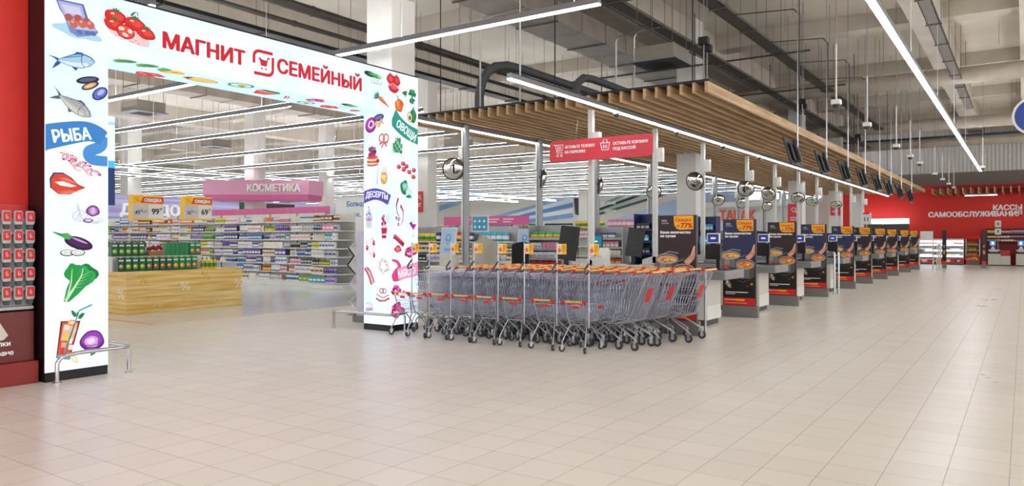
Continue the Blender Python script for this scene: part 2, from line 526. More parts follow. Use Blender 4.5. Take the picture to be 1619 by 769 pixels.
def p_shrimp(a):
    rd = random.Random(5)
    for i in range(9):
        x, y = -.75 + 1.45 * i / 8, .35 - .6 * i / 8 + rd.uniform(-.2, .2)
        a0 = rd.uniform(0, 360)
        a.arc(x, y, .2, .22, a0, a0 + 230, (.16, .05), ('d9355a', 'e8718f', 'c22a55')[i % 3]); a.arc(x, y, .2, .22, a0 + 30, a0 + 200, (.06, .03), 'fbd9de')
        a.line([(x, y), (x + rd.uniform(-.3, .3), y + rd.uniform(.1, .3))], .02, 'a53a7a')
def p_steak(a):
    o = [(-.95, .25), (-.8, .8), (-.3, .95), (.2, .65), (.6, .2), (1, .05), (.6, -.3), (.2, -.75), (-.4, -.9), (-.85, -.5)]
    a.poly([(x * 1.05 - .04, y * 1.05 + .06) for x, y in o], '27405e'); a.poly(o, 'e0432f'); a.poly([(-.75, .1), (-.3, .3), (.5, .1), (.2, -.1), (-.4, -.12)], 'fff1ea')
    for k in range(5): a.arc(-.2 + k * .12, .0, .5, .6 - .06 * k, 60, 130, .04, 'f39b82'); a.arc(-.2 + k * .13, -.1, .5, .65 - .08 * k, 240, 310, .04, 'f39b82')
def p_garlic(a):
    a.blob(-.45, -.15, .48, .5, 'c9d3e6', 2, .06); a.blob(-.45, -.15, .42, .44, 'eef2f8', 2, .06); a.line([(-.5, .25), (-.55, .6), (-.62, .95)], (.18, .05), 'cbd2df')
    for k in range(4): a.line([(-.45, .2), (-.7 + .16 * k, -.5)], .02, 'aab4cc')
    a.blob(.35, .3, .42, .5, '7b3a86', 3, .06); a.ell(.35, .3, .3, .36, 'b77cc2'); a.ell(.35, .3, .16, .3, 'dcb8e4')
    a.ell(.05, -.55, .32, .2, '6d2f7c'); a.ell(.05, -.53, .22, .12, 'e3cdea'); a.ell(.5, -.7, .25, .16, 'd9dfe4'); a.ell(.82, -.5, .2, .2, 'd9e2e0'); a.ell(.82, -.48, .13, .13, 'f2f5f3')
def p_eggplant(a):
    a.poly([(-1, .95), (-.95, 1), (-.6, .85), (-.3, .9), (0, .6), (-.3, .35), (-.55, .6)], '2d8b47')
    a.ell(.25, .12, .78, .44, '2b0d33', -32); a.ell(.28, .18, .66, .32, '4d1a58', -32); a.ell(.3, .32, .45, .07, 'c9a6d4', -32)
    a.poly([(-.6, .75), (-.3, .88), (-.05, .65), (-.2, .4), (-.45, .45)], '4fae5a')
    for x in (-.3, .2): a.ell(x, -.6, .36, .26, '3a1542'); a.ell(x, -.58, .31, .21, 'eef3ea'); a.ell(x, -.58, .2, .12, 'cfdccf'); a.ell(x, -.58, .1, .06, 'eef3ea')
def p_lettuce(a):
    a.blob(.25, .35, .7, .6, '0d7a35', 4, .14); a.blob(-.3, .45, .45, .55, '1a9a45', 8, .14); a.blob(.35, .3, .5, .45, '23ab52', 9, .16)
    a.poly([(-.85, -.95), (-.55, -.98), (-.05, -.6), (.5, -.1), (.75, .4), (.1, .55), (-.4, .3), (-.7, -.3)], '1d9c48')
    a.line([(-.75, -.92), (-.3, -.3), (.1, .3), (.2, .7)], (.16, .03), 'd6efc6'); a.line([(-.7, -.9), (-.45, 0), (-.4, .7)], (.12, .03), 'bfe5b3')
    for k in range(5): a.line([(-.3 + .1 * k, -.3 + .15 * k), (.1 + .15 * k, -.25 + .2 * k)], (.05, .01), '8fd58f')
def p_cocktail(a):
    a.poly([(-.75, .32), (-.98, -.85), (-.3, -.95), (.25, .28)], '6a1d1a')
    a.poly([(-.67, .28), (-.9, -.72), (-.32, -.8), (.16, .24)], 'e05233'); a.poly([(-.6, .2), (-.75, -.3), (-.12, -.34), (.1, .2)], 'f5b9a0')
    for x, y, c in ((-.45, .1, 'fbe4d6'), (-.1, 0, 'f7c9b5'), (-.5, -.2, 'f4cf45'), (-.3, -.35, 'fff0ea'), (-.6, -.45, 'f3a58d'), (-.25, -.55, 'fbe4dc'), (-.6, -.65, 'd8392b')): a.poly([(x - .15, y - .06), (x + .1, y - .09), (x + .15, y + .07), (x - .1, y + .1)], c)
    a.ell(-.2, .24, .24, .1, 'f08a3c'); a.ell(-.2, .25, .16, .06, 'fbd9a6')
    a.line([(-.6, -.7), (.18, .62), (.85, .78)], (.07, .05), '3aa3c4'); a.line([(-.45, -.5), (-.05, .2)], .06, '3f8a3c')
    leaf(a, .02, .42, .35, .08, 140, '1c7a45'); leaf(a, .1, .36, .4, .08, 25, '1c7a45'); leaf(a, .05, .4, .2, .07, 80, '2f9a58')
    a.poly([(-.98, -.85), (-.3, -.95), (-.36, -.8), (-.94, -.72)], '6f9fc0'); a.ell(-.1, -.93, .25, .09, 'e6dd94', -30); a.ell(-.1, -.93, .17, .05, 'fbf6d8', -30)
def p_fig(a):
    leaf(a, -.2, -.95, 1.2, .2, 50, '2a7a45'); a.blob(-.05, .15, .9, .78, '6b1a86', 3, .05); a.blob(-.05, .22, .75, .6, '9a3fb8', 3, .05); a.blob(-.1, .1, .55, .4, 'd9a3e2', 5, .1); a.blob(-.15, .15, .35, .2, 'f3dcf7', 6, .1)
    a.line([(-.6, -.1), (-.2, -.2), (.3, -.15), (.9, .05)], (.05, .03), '4a0f60')
def p_cucumber(a):
    a.ell(-.35, .35, .62, .38, '123a22', -12); a.ell(.15, .3, .75, .3, '22803f', -14); a.ell(.25, .36, .6, .12, '6fc07a', -14); a.ell(.65, .2, .25, .16, '9fdc9c', -14)
    for x in (0, .3, .6): a.ell(x, -.5, .28, .36, '58b58a'); a.ell(x, -.48, .24, .31, 'eef7ee')
def p_pepper(a):
    for x, y, r in ((-.4, .45, .5), (.4, .4, .5), (0, .3, .5)): a.blob(x, y, r, .55, 'cf1f2e', 3, .06)
    a.blob(-.4, .5, .25, .3, 'ee5358', 3, .1); a.blob(.45, .45, .25, .3, 'e8404a', 4, .1); a.line([(-.4, .85), (-.5, 1.1)], .1, '1f6e3c'); a.line([(.35, .85), (.4, 1.1)], .1, '1f6e3c')
    a.blob(0, -.4, .75, .45, 'c91a2b', 6, .12); a.blob(0, -.3, .45, .25, 'ee5a60', 7, .15); a.line([(-.7, -.3), (-.2, .05), (.2, -.05), (.7, -.4)], .07, 'fbd0cc')
def p_broccoli(a):
    for x, y, r in ((.35, .6, .4), (.6, .35, .35), (.15, .35, .3), (.35, -.45, .4), (-.7, .25, .3), (-.55, .4, .2)): a.blob(x, y, r, r * .8, '137a4c', int(x * 9 + 20), .2)
    a.poly([(.25, .2), (.5, .2), (.45, -.7), (.25, -.9), (.2, -.4)], '2a9a63'); a.poly([(-.75, .1), (-.6, .1), (-.55, -.2), (-.7, -.15)], '2a9a63'); a.blob(.4, .65, .2, .15, '3fae78', 5, .2)
def p_carrot(a):
    for k in range(5): leaf(a, -.3, .3, .75, .1, 100 + 22 * k, ('2f7f57', '459a6e')[k % 2])
    a.poly([(-.42, .25), (-.2, .45), (.05, .35), (.95, -.9), (-.3, .0)], 'e0662a'); a.poly([(-.3, .25), (-.15, .35), (.3, -.15), (.0, -.05)], 'f28e4a')
def p_orange_pepper(a):
    a.line([(-.1, .55), (-.15, .8), (-.35, 1.0)], (.2, .12), '5f8a2c')
    a.blob(0, -.15, .85, .75, 'd9601c', 2, .08); a.blob(-.1, -.1, .6, .6, 'ee7f2c', 3, .08); a.ell(-.3, .1, .12, .35, 'fbb172', 10); a.ell(.3, 0, .1, .4, 'c95318', -8)
def p_avocado(a):
    a.blob(.35, .0, .6, .85, '145c35', 4, .06); a.ell(.4, .1, .4, .7, '2a8a4e'); leaf(a, .2, .6, .6, .15, 60, '2b8f52')
    a.ell(-.4, -.2, .5, .62, '1c6b3a', 15); a.ell(-.4, -.2, .43, .55, 'e8efc4', 15); a.ell(-.38, -.28, .25, .28, '7a3b1c'); a.ell(-.43, -.2, .09, .1, 'c07a4a')
def p_artichoke(a):
    for r in range(5):
        for k in range(-2 + r // 3, 3 - r // 3): leaf(a, k * .3, -.75 + r * .32, .62, .24, 90 - k * 12, ('2d8a5a', '7cc09a', '1f6b45', '9fd6b4', '4aa577')[(r + k) % 5])
def p_cherry_tomatoes(a):
    a.line([(-.7, .2), (-.2, .2), (.3, -.2), (.8, -.7)], .05, '4a7a3a')
    for x, y in ((-.8, .2), (-.35, .6), (-.3, -.05), (.0, .35), (.3, -.25), (.8, .0), (.75, -.75)): a.ell(x, y, .23, .25, 'b5202a'); a.ell(x - .03, y + .04, .16, .17, 'e0483f'); a.ell(x - .08, y + .1, .05, .05, 'ffd5cc')
def p_cabbage(a):
    a.blob(-.3, .2, .65, .75, '14795a', 6, .1); a.blob(-.2, .3, .45, .5, '5ab898', 7, .1); a.blob(-.2, .35, .3, .33, 'a8e0cf', 8, .12)
    a.blob(.45, -.3, .5, .5, 'cfeee4', 9, .12); a.blob(.4, -.75, .4, .2, '1c8a62', 3, .2); a.line([(-.2, -.4), (-.2, .7)], .04, '0f6a4c')
def p_chili(a):
    a.line([(-.3, 1), (-.65, .5), (-.5, 0), (.15, -.5)], (.26, .04), 'a3123a'); a.line([(.1, .5), (.6, .1), (.55, -.5), (.15, -.95)], (.26, .04), 'b8193a'); a.line([(.3, .35), (.62, 0), (.58, -.4)], (.06, .02), 'ee7f90')
    for x, y in ((-.65, -.4), (-.25, -.5), (-.3, -.85)): a.ell(x, y, .17, .13, '8f1440'); a.ell(x, y, .08, .06, 'f3b9c6')
def p_wine(a):
    a.poly([(-.9, .1), (.9, 0), (.2, -.45), (.1, -.45)], 'c0198a'); a.poly([(-.9, .1), (-.2, .25), (.1, -.3)], '7b1fa0'); a.line([(.1, -.45), (.15, -.95)], .06, 'a8a8c8'); a.line([(-.3, .2), (-.35, .9)], .05, '8fa0c0'); a.line([(.3, .05), (.4, .7)], .05, '8fa0c0'); a.line([(-.3, -.95), (.6, -.95)], .05, '9fb0d0')
def p_sausage(a):
    a.line([(-.85, .9), (-.5, .75), (.2, .3), (.75, -.1)], (.5, .5), 'b0122a'); a.line([(-.8, .95), (-.4, .8), (.3, .35)], (.16, .1), 'ee5a66'); a.blob(-.2, -.5, .5, .4, 'c92036', 3, .15); a.blob(-.2, -.5, .3, .25, 'f07a7f', 4, .15)
def p_meat(a):
    a.blob(0, 0, .9, .7, 'b0125e', 5, .22, rot=40); a.blob(.05, .05, .6, .45, 'dd3f8f', 6, .25, rot=40); a.blob(-.2, -.2, .3, .2, 'f7b4d4', 7, .3)
    rd = random.Random(3)
    for k in range(10): a.ell(rd.uniform(-.7, .7), rd.uniform(-.6, .6), .12, .08, ('8f0f50', 'f090bd', 'c41f70')[k % 3], rd.uniform(0, 180))
def p_berry(a):
    rd = random.Random(8)
    for k in range(16): a.ell(rd.uniform(-.85, .85), rd.uniform(-.7, .7), .24, .3, ('a3128a', 'd43aa8', 'c2185b', 'e86ac0')[k % 4])
def p_donut(a):
    a.ell(-.35, -.15, .58, .8, '7a1580', -10); a.ell(-.35, -.1, .48, .66, 'c43ab5', -10); a.ell(-.32, -.1, .3, .42, 'f5e3f4', -10); a.ell(-.32, -.1, .17, .26, '8f1f95', -10)
    a.ell(.45, .5, .55, .36, '45346f', 15); a.ell(.45, .52, .4, .2, '7d6cab', 15)
    for x, y in ((.2, -.05), (.5, -.2), (.7, .1)): a.ell(x, y, .14, .3, 'e0954f', -20); a.ell(x, y, .06, .2, 'f7cfa0', -20)
    a.line([(.8, .1), (.95, -.2)], .06, '3d3060')
def p_pretzel(a):
    for cx, cy, a0 in ((-.3, .3, 0), (.35, .25, 0)): a.ring(cx, cy, .35, .55, 'b8473a', a0, a0 + 360)
    a.line([(-.7, -.4), (0, -.1), (.5, -.7)], .2, 'b8473a'); a.line([(.7, -.3), (.1, -.2), (-.4, -.8)], .2, 'c95a4a'); a.ring(-.3, .3, .42, .47, 'f3bdb0'); a.ring(.35, .25, .42, .47, 'f3bdb0')
def p_pancakes(a):
    for k in range(5): a.ell(0, -.75 + .16 * k, .75, .16, ('c9683c', 'fbe2c4')[k % 2])
    for x, y, c in ((-.3, .15, 'b01a6a'), (.2, .1, 'd6307f'), (-.05, .4, 'c2185b'), (.3, .4, '7f1f6a'), (0, .7, 'd9304a'), (-.25, .65, '8f1f7a')): a.ell(x, y, .26, .22, c)
    leaf(a, .1, .55, .5, .12, 30, '2a9a9a'); leaf(a, 0, .55, .45, .12, 140, '2f8f6a'); a.ell(.75, -.45, .2, .2, 'c8232f'); a.line([(-.7, -.55), (.7, -.6)], .05, 'c41f4a')
def p_honey(a):
    a.line([(-.75, .9), (-.85, -.2), (-.9, -.85)], (.05, .18), 'e8b58c'); a.ell(.2, -.35, .55, .55, 'bfb7b2'); a.ell(.2, -.38, .5, .48, 'e5a64a'); a.ell(.15, -.25, .42, .2, 'f6dca2'); a.ell(.3, -.5, .22, .16, 'f8c77a')
    a.poly([(-.3, .1), (.7, .15), (.55, .65), (-.1, .6)], 'f2e9e2'); a.line([(-.35, .1), (.72, .14)], .05, 'b9b0aa')
def p_cupcake(a):
    a.poly([(-.6, -.15), (.6, -.15), (.45, -.95), (-.45, -.95)], 'cdd6ea'); a.ell(0, -.2, .65, .14, 'e0785a')
    for x, y, r in ((-.35, 0, .32), (.35, 0, .32), (0, .15, .35), (-.15, .4, .28), (.15, .42, .26), (0, .65, .2)): a.blob(x, y, r, r * .75, 'aebbe8', int(9 * x + 30), .15); a.ell(x - .05, y + .05, r * .6, r * .4, 'e9edfa')
    for x, y in ((0, .85), (-.4, .2), (.3, .25), (.05, .35)): a.ell(x, y, .09, .08, '27357f')
def p_sundae(a):
    a.line([(.1, .3), (.55, .95)], .05, '9a8f9a'); a.line([(.3, .2), (.8, .75)], .05, '9a8f9a')
    a.poly([(-.6, .1), (.5, .1), (.3, -.9), (-.45, -.9)], 'f2d6dd'); a.poly([(-.55, -.1), (.45, -.1), (.35, -.5), (-.45, -.55)], 'c41f4a'); a.poly([(-.45, -.65), (.3, -.65), (.28, -.85), (-.42, -.85)], 'a8163f')
    for x, y in ((-.35, .2), (.1, .25), (-.15, .45), (-.3, .6), (-.1, .75)): a.ell(x, y, .2, .14, ('c2185b', 'e86a8f')[int(y * 10) % 2])
def p_cherries(a):
    a.blob(0, 0, .75, .85, 'f6eef2', 4, .1)
    for x, y in ((-.6, -.1), (.5, .35), (.55, -.75)): a.ell(x, y, .2, .24, 'b8173f'); a.ell(x - .05, y + .06, .07, .08, 'f6b9c6')
    a.line([(-.6, .1), (-.8, .8)], .04, '6a8f5a'); a.line([(.5, .6), (.2, .85)], .05, '7a1f8a'); a.arc(.2, -.2, .5, .5, 150, 260, .03, '8f8fa8')
def p_bacon(a):
    a.line([(-.8, .9), (-.4, .5), (.0, -.1), (.35, -.9)], (.42, .42), 'c2404a'); a.line([(-.7, .92), (-.3, .5), (.1, -.1), (.42, -.85)], (.12, .12), 'f3c9c4'); a.line([(-.4, .95), (.1, .5), (.5, -.2), (.7, -.7)], (.18, .18), 'b5303f')
def p_sprinkled_donut(a):
    rd = random.Random(4)
    a.ring(0, 0, .45, .98, 'f3f1ee')
    for k in range(44):
        t = rd.uniform(0, 6.28); r = rd.uniform(.5, .95); a.ell(r * math.cos(t), r * math.sin(t), .09, .05, ('8f8a9a', 'c9c0b8', 'a03a5a')[k % 3], rd.uniform(0, 180))
def p_croissant(a):
    a.ring(-.15, .55, .22, .32, 'b8173f'); a.ring(.2, .55, .22, .32, 'c93a5a'); a.line([(-.9, .15), (0, -.25), (.9, .15)], .1, 'b02a3f')
    a.line([(-.9, -.35), (-.4, -.6), (.3, -.55), (.9, -.25)], .22, 'b8232f'); a.line([(-.7, -.42), (0, -.58), (.7, -.38)], .05, 'f3b9b0')
def p_sweets(a):
    a.blob(0, 0, .8, .75, 'f3eef6', 4, .1)
    for x, y in ((-.5, .5), (0, .6), (.3, .3)): a.ell(x, y, .25, .15, 'bfe3ec')
    for x in (-.6, -.1, .4): a.ring(x, -.45 + .15 * x, .14, .26, '9a2f9a')
def p_slice(a): a.poly([(-1, .3), (-.6, .75), (.6, .7), (1, .2)], '2a7a45'); a.poly([(-.95, .2), (.95, .15), (.5, -.8), (-.4, -.9)], 'dd3a35'); a.blob(0, -.1, .5, .35, 'ee6a5a', 3, .1)
def p_dish(a): a.ell(0, 0, 1, .8, '2a8a6a'); a.ell(0, 0, .8, .6, 'd6efe0'); a.blob(0, .1, .4, .25, 'e8b53a', 3, .2); a.blob(.2, -.2, .3, .2, '3f9a4a', 5, .2)
def p_pizza(a):
    a.blob(0, 0, 1, .75, 'e8b53a', 4, .1); a.blob(0, 0, .75, .52, 'f5d76a', 5, .1); a.blob(.2, .1, .3, .2, 'd96a2a', 2, .1)
def p_salami(a):
    a.blob(0, 0, 1, .75, 'd9484a', 4, .12)
    for k in range(7): a.ell(-.6 + .2 * k, .25 * math.sin(k * 2), .14, .14, ('f3b0a5', 'a8202f')[k % 2])
def p_herbs(a):
    for k in range(7): leaf(a, -.9 + .25 * k, 0, .5, .3, 20 + 50 * (k % 3), ('6aa84f', '8fc26a', '3f8f4a')[k % 3])
def p_loaf(a): a.ell(0, 0, 1, .5, 'd9a03f'); a.ell(0, .05, .85, .35, 'f0cd78'); a.poly([(-.95, .1), (-.6, .3), (-.6, -.3)], '3f3a4a')

FRONT = dict(egg_carton=(p_eggs, 4.01, 3.83, .235, .2, -4), tomatoes=(p_tomatoes, 4.58, 3.9, .29, .19, -6), mackerel=(p_mackerel, 3.97, 3.39, .25, .17, 4), mussel=(p_mussel, 4.17, 3.14, .17, .15, 0),
             trout=(p_trout, 3.96, 2.93, .24, .16, -34), shrimp=(p_shrimp, 4.04, 2.28, .24, .15, -10), salmon_steak=(p_steak, 3.92, 2.06, .18, .12, -8), garlic=(p_garlic, 4.12, 1.76, .17, .125, 0),
             eggplant=(p_eggplant, 3.98, 1.43, .21, .14, 0), lettuce=(p_lettuce, 4.04, 1.03, .19, .21, 0), cocktail=(p_cocktail, 4.0, .52, .2, .33, 0), fig=(p_fig, 4.18, .36, .14, .15, 0),
             cucumber=(p_cucumber, 8.45, 4.01, .21, .11, 0), red_pepper=(p_pepper, 8.9, 3.98, .17, .16, 0), broccoli=(p_broccoli, 9.28, 3.84, .17, .14, 0), carrot=(p_carrot, 8.63, 3.68, .18, .14, 8),
             orange_pepper=(p_orange_pepper, 9.03, 3.68, .12, .14, 5), avocado=(p_avocado, 9.33, 3.53, .12, .14, 0), artichoke=(p_artichoke, 8.99, 2.98, .12, .14, 0), cherry_tomatoes=(p_cherry_tomatoes, 9.2, 2.63, .22, .15, 0),
             cabbage=(p_cabbage, 9.2, 2.3, .15, .15, 0), chili=(p_chili, 9.05, 1.92, .13, .23, 0), wine_glass=(p_wine, 9.36, 1.73, .1, .2, 0), sausage=(p_sausage, 9.03, 1.4, .15, .15, 0),
             red_onion=(p_meat, 9.3, 1.27, .16, .12, 0), berries=(p_berry, 9.01, .66, .15, .09, 0), beef=(p_meat, 8.99, .33, .17, .17, 0))
for nm, (fn, y, z, sx, sy, rot) in FRONT.items():
    a = Art(); a.at(0, 0, sx, sy, rot); fn(a)
    a.build(nm + '_picture', (GX1 - GO.x, y - GO.y, z), (0, 1, 0), (0, 0, 1), gate, LEDART)
INNER = dict(doughnut=(p_donut, -8.76, 3.38, .22, .16, 0), pretzel=(p_pretzel, -8.55, 3.08, .13, .14, 0), pancakes=(p_pancakes, -8.8, 2.84, .17, .18, 0), honey_jar=(p_honey, -8.57, 2.54, .14, .19, 0), cupcake=(p_cupcake, -8.88, 1.85, .12, .19, 0),
             sundae=(p_sundae, -8.53, 1.69, .13, .22, 0), cherries=(p_cherries, -8.84, 1.36, .14, .18, 0), bacon=(p_bacon, -8.86, .88, .14, .15, 0), sprinkled_doughnut=(p_sprinkled_donut, -8.54, 1.05, .13, .13, 0), croissant=(p_croissant, -8.57, .57, .16, .14, 0), sweets=(p_sweets, -8.86, .38, .11, .1, 0))
for nm, (fn, x, z, sx, sy, rot) in INNER.items():
    a = Art(); a.at(0, 0, sx, sy, rot); fn(a)
    a.build(nm + '_picture', (x - GO.x, YC - GO.y, z), (1, 0, 0), (0, 0, 1), gate, LEDART)
# pictures on the underside of the beam
for nm, (fn, x, y, s) in dict(herbs=(p_herbs, -8.52, 4.78, .35), salami=(p_salami, -8.9, 5.12, .17), pizza=(p_pizza, -8.55, 5.2, .15), loaf=(p_loaf, -8.67, 5.67, .24), salad_dish=(p_dish, -8.54, 6.17, .18), melon=(p_slice, -8.66, 6.66, .2),
                              prawn=(p_bacon, -8.73, 7.06, .1), plum=(p_meat, -8.56, 7.45, .16), green_dish=(p_dish, -8.83, 7.5, .14), cucumber=(p_cucumber, -8.52, 8.04, .19), apricot=(p_salami, -8.82, 7.94, .16), berry_tart=(p_slice, -8.74, 8.4, .1)).items():
    a = Art(); a.at(0, 0, s, s, 0); fn(a)
    a.build(nm + '_picture', (x - GO.x, y - GO.y, ZB), (0, 1, 0), (1, 0, 0), gate, LEDART)
# ribbons with words
def smooth(p, k=6):
    out = []
    for i in range(len(p) - 1):
        a, b, c, d = p[max(0, i - 1)], p[i], p[i + 1], p[min(len(p) - 1, i + 2)]
        for j in range(k):
            t = j / k
            out.append(tuple(.5 * (2 * b[q] + (c[q] - a[q]) * t + (2 * a[q] - 5 * b[q] + 4 * c[q] - d[q]) * t * t + (3 * b[q] - a[q] - 3 * c[q] + d[q]) * t ** 3) for q in (0, 1)))
    return out + [p[-1]]
def ribbon(nm, word, O, U, path, w, col, txt_h, tpos, trot, tail=None, tw=None, curve=None, tcol='f4faff', col2=None, clip=None):
    a = Art(); a.clip = clip
    if tail: a.line(smooth(tail[0]), tail[1], col2 or col)
    a.line(smooth(path), w, col)
    a.at(tpos[0], tpos[1], 1, 1, trot); a.text(word, 0, 0, txt_h, tcol, 'c', .045, tw, curve)
    a.build(nm, O, U, (0, 0, 1), gate, LEDART)
ribbon('fish_ribbon', 'РЫБА', (GX1 - GO.x, 3.7 - GO.y, 2.57), (0, 1, 0), [(-.1, -.05), (.2, .04), (.4, .085), (.52, .07), (.6, .03)], (.27, .16), '3a86cf', .13, (.275, -.03), 11, ([(.6, .06), (.56, -.06), (.44, -.13), (.47, -.21), (.64, -.22)], (.13, .11)), .4, None, 'f4faff', '4a93d8', (0, .638))
ribbon('vegetable_ribbon', 'ОВОЩИ', (GX1 - GO.x, 8.86 - GO.y, 3.28), (0, 1, 0), [(.0, .22), (.12, .1), (.3, 0), (.45, -.05), (.75, -.11)], (.26, .25), '1f9a86', .13, (.32, -.07), -25, None, .5, None, 'f4faff', None, (.0, .628))
ribbon('dessert_ribbon', 'ДЕСЕРТЫ', (-8.69 - GO.x, YC - GO.y, 2.17), (1, 0, 0), [(-.4, -.02), (-.1, .05), (.1, .02), (.27, -.06)], (.2, .17), '5c4bb0', .095, (-.02, -.03), -5, None, .5, lambda u: .03 * (1 - (2 * u - 1) ** 2), 'f4faff', None, (-.306, .3))
ribbon('meat_ribbon', 'МЯСО', (GX1 - GO.x, 8.86 - GO.y, .95), (0, 1, 0), [(.15, -.04), (.35, .0), (.5, .02), (.73, .06)], (.2, .24), 'ef9fc4', .12, (.36, -.07), 8, ([(.0, .2), (.12, .17), (.18, .08), (.1, .0), (.06, -.08), (.2, -.06)], (.03, .16)), .42, None, 'fff0f6', 'd94a8a', (0, .628))
# lettering and emblem on the beam
a = Art(); a.text('МАГНИТ', 0, 0, .185, 'd2202c', 'l', .05, 1.14)
a.build('lettering', (GX1 - GO.x, 4.98 - GO.y, 3.752), (0, 1, 0), (0, 0, 1), gate, LEDART)
a = Art(); a.text('СЕМЕЙНЫЙ', 0, 0, .19, 'd2202c', 'l', .05, 1.58)
a.build('lettering', (GX1 - GO.x, 6.62 - GO.y, 3.757), (0, 1, 0), (0, 0, 1), gate, LEDART)
a = Art(); c = 'd2202c'
a.line([(-.15, .02), (-.15, .06)], .04, c); a.arc(-.06, .07, .09, .08, 180, 90, .042, c); a.line([(-.07, .15), (.15, .15)], .042, c); a.line([(-.15, -.02), (-.15, .08)], .042, c)
a.line([(.15, .03), (.15, -.07)], .042, c); a.arc(.06, -.07, .09, .08, 0, -90, .042, c); a.line([(.07, -.15), (-.15, -.15)], .042, c)
a.line([(.15, .1), (.15, .0)], .042, c); a.line([(-.08, .05), (-.04, .05)], .022, c)
a.poly([(-.07, .05), (.05, .04), (.06, .085), (.1, .085), (.1, .065), (.075, .065), (.045, -.04), (-.04, -.04)], c); a.ell(-.03, -.075, .014, .014, c); a.ell(.035, -.075, .014, .014, c)
a.build('emblem', (GX1 - GO.x, 6.4 - GO.y, 3.836), (0, 1, 0), (0, 0, 1), gate, LEDART)

# polished guard rails at the feet of both pillars
CHROME = mat('polished_steel', 'c9c9c6', .18, 1, noise=.02)
STEEL = mat('brushed_steel', 'a9aaab', .35, 1, noise=.05)
def guard_rail(label, pts, feet):
    t = thing('guard_rail', label, 'guard rail', (pts[0][0], pts[0][1], 0))
    o = Vector((pts[0][0], pts[0][1], 0))
    MB().path([Vector(p) - o for p in pts], .022, 10).build('rail', CHROME, t, True)
    for f in feet:
        MB().lathe([(.045, 0), (.045, .008), (.03, .012)], (f[0] - o.x, f[1] - o.y, 0), 14).build('foot_flange', CHROME, t, True)
        if f[2]: MB().tube((f[0] - o.x, f[1] - o.y, .01), (f[0] - o.x, f[1] - o.y, .26), .02, 10).build('rail_post', CHROME, t, True)
    return t
guard_rail('bent chrome guard rail around the foot of the left portal pillar', [(-8.26, 3.76, .01), (-8.26, 3.76, .2), (-8.26, 3.79, .25), (-8.26, 3.86, .28), (-8.26, 4.0, .29), (-8.26, 4.42, .29), (-8.27, 4.5, .29), (-8.33, 4.54, .29), (-8.42, 4.54, .29), (-8.98, 4.54, .29), (-9.08, 4.52, .28), (-9.1, 4.45, .2), (-9.1, 4.43, .01)],
           [(-8.26, 3.76, 0), (-8.27, 4.52, 1), (-9.1, 4.43, 0)])
guard_rail('bent chrome guard rail around the foot of the right portal pillar', [(-9.55, 8.7, .01), (-9.55, 8.7, .24), (-9.52, 8.68, .28), (-9.4, 8.66, .29), (-8.4, 8.66, .29), (-8.26, 8.68, .29), (-8.23, 8.76, .29), (-8.23, 9.0, .29)],
           [(-9.55, 8.7, 0), (-8.23, 9.0, 1)])

# ---------------------------------------------------------------- rack of red hand scanners on the red wall
BROWNRED = mat('dark_red_lacquer', '8a1a16', .35, noise=.04)
BROWNRED2 = mat('brown_red_lacquer', '6e231f', .35, noise=.04)
PLASTG = mat('light_grey_plastic', 'b9bab9', .4)
PLASTD = mat('charcoal_plastic', '3a3d40', .35)
REDP = mat('bright_red_plastic', 'd0201f', .35)
rk = thing('scanner_stand', 'dark red scanner stand against the red wall left of the portal', 'stand', (-8.7, 2.9, 0))
o = Vector((-8.7, 2.9, 0))
def rbox(nm, m, x0, y0, z0, x1, y1, z1, bev=.004): return MB().box(x0 - o.x, y0 - o.y, z0, x1 - o.x, y1 - o.y, z1).build(nm, m, rk, bevel=bev)
rbox('base', BROWNRED, -8.744, 1.9, 0, -8.46, 3.672, .23)
rbox('panel', BROWNRED2, -8.744, 1.9, .23, -8.54, 3.662, .745)
rbox('back_panel', REDP, -8.744, 1.9, .745, -8.66, 3.64, 1.86)
a = Art(); a.text('окупки', 0, .075, .05, 'ffffff', 'r', .03); a.text('экране', .03, -.02, .05, 'ffffff', 'r', .03)
a.poly([(-.32, .42), (-.2, .5), (-.02, .18), (-.06, .14), (-.3, .1), (-.5, .2)], 'd8cfc4'); a.poly([(-.3, .3), (-.22, .36), (-.14, .26), (-.2, .22)], 'c0392b')
a.build('printed_notice', (-8.54 - o.x, 3.44 - o.y, .33), (0, 1, 0), (0, 0, 1), rk)
mb = MB()
for r in range(5):
    z = .746 + r * .193
    mb.prism([(-8.66 - o.x, z), (-8.53 - o.x, z + .02), (-8.53 - o.x, z + .05), (-8.575 - o.x, z + .06), (-8.60 - o.x, z + .192), (-8.66 - o.x, z + .192)], 1.92 - o.y, 3.655 - o.y, 'Y')
mb.build('holder_tier', PLASTG, rk, bevel=.006)
def make_scanner():
    t = thing('hand_scanner', 'red faced hand scanner', 'hand scanner')
    MB().prism([(-.034, -.012), (-.043, .02), (-.043, .115), (-.032, .133), (.032, .133), (.043, .115), (.043, .02), (.034, -.012)], -.018, .018, 'X').build('body', PLASTG, t, bevel=.008)
    MB().prism([(-.033, .022), (-.033, .108), (-.026, .12), (.026, .12), (.033, .108), (.033, .022)], .0185, .024, 'X').build('screen', REDP, t)
    MB().prism([(-.022, -.058), (-.03, -.012), (.03, -.012), (.022, -.058)], -.014, .02, 'X').build('grip', PLASTD, t, bevel=.006)
    a = Art(); a.ring(0, .008, .007, .012, 'f7d9d6', 60, 300, 8); a.ring(0, -.012, .007, .012, 'f7d9d6', 120, 420, 8); a.build('emblem', (.024, 0, .072), (0, 1, 0), (0, 0, 1), t)
    return t
sc = make_scanner(); kids(sc)
nth = ['topmost', 'second', 'middle', 'fourth', 'lowest']
col_n = ['nearest the portal', 'second from the portal', 'third from the portal', 'fourth from the portal']
first = True
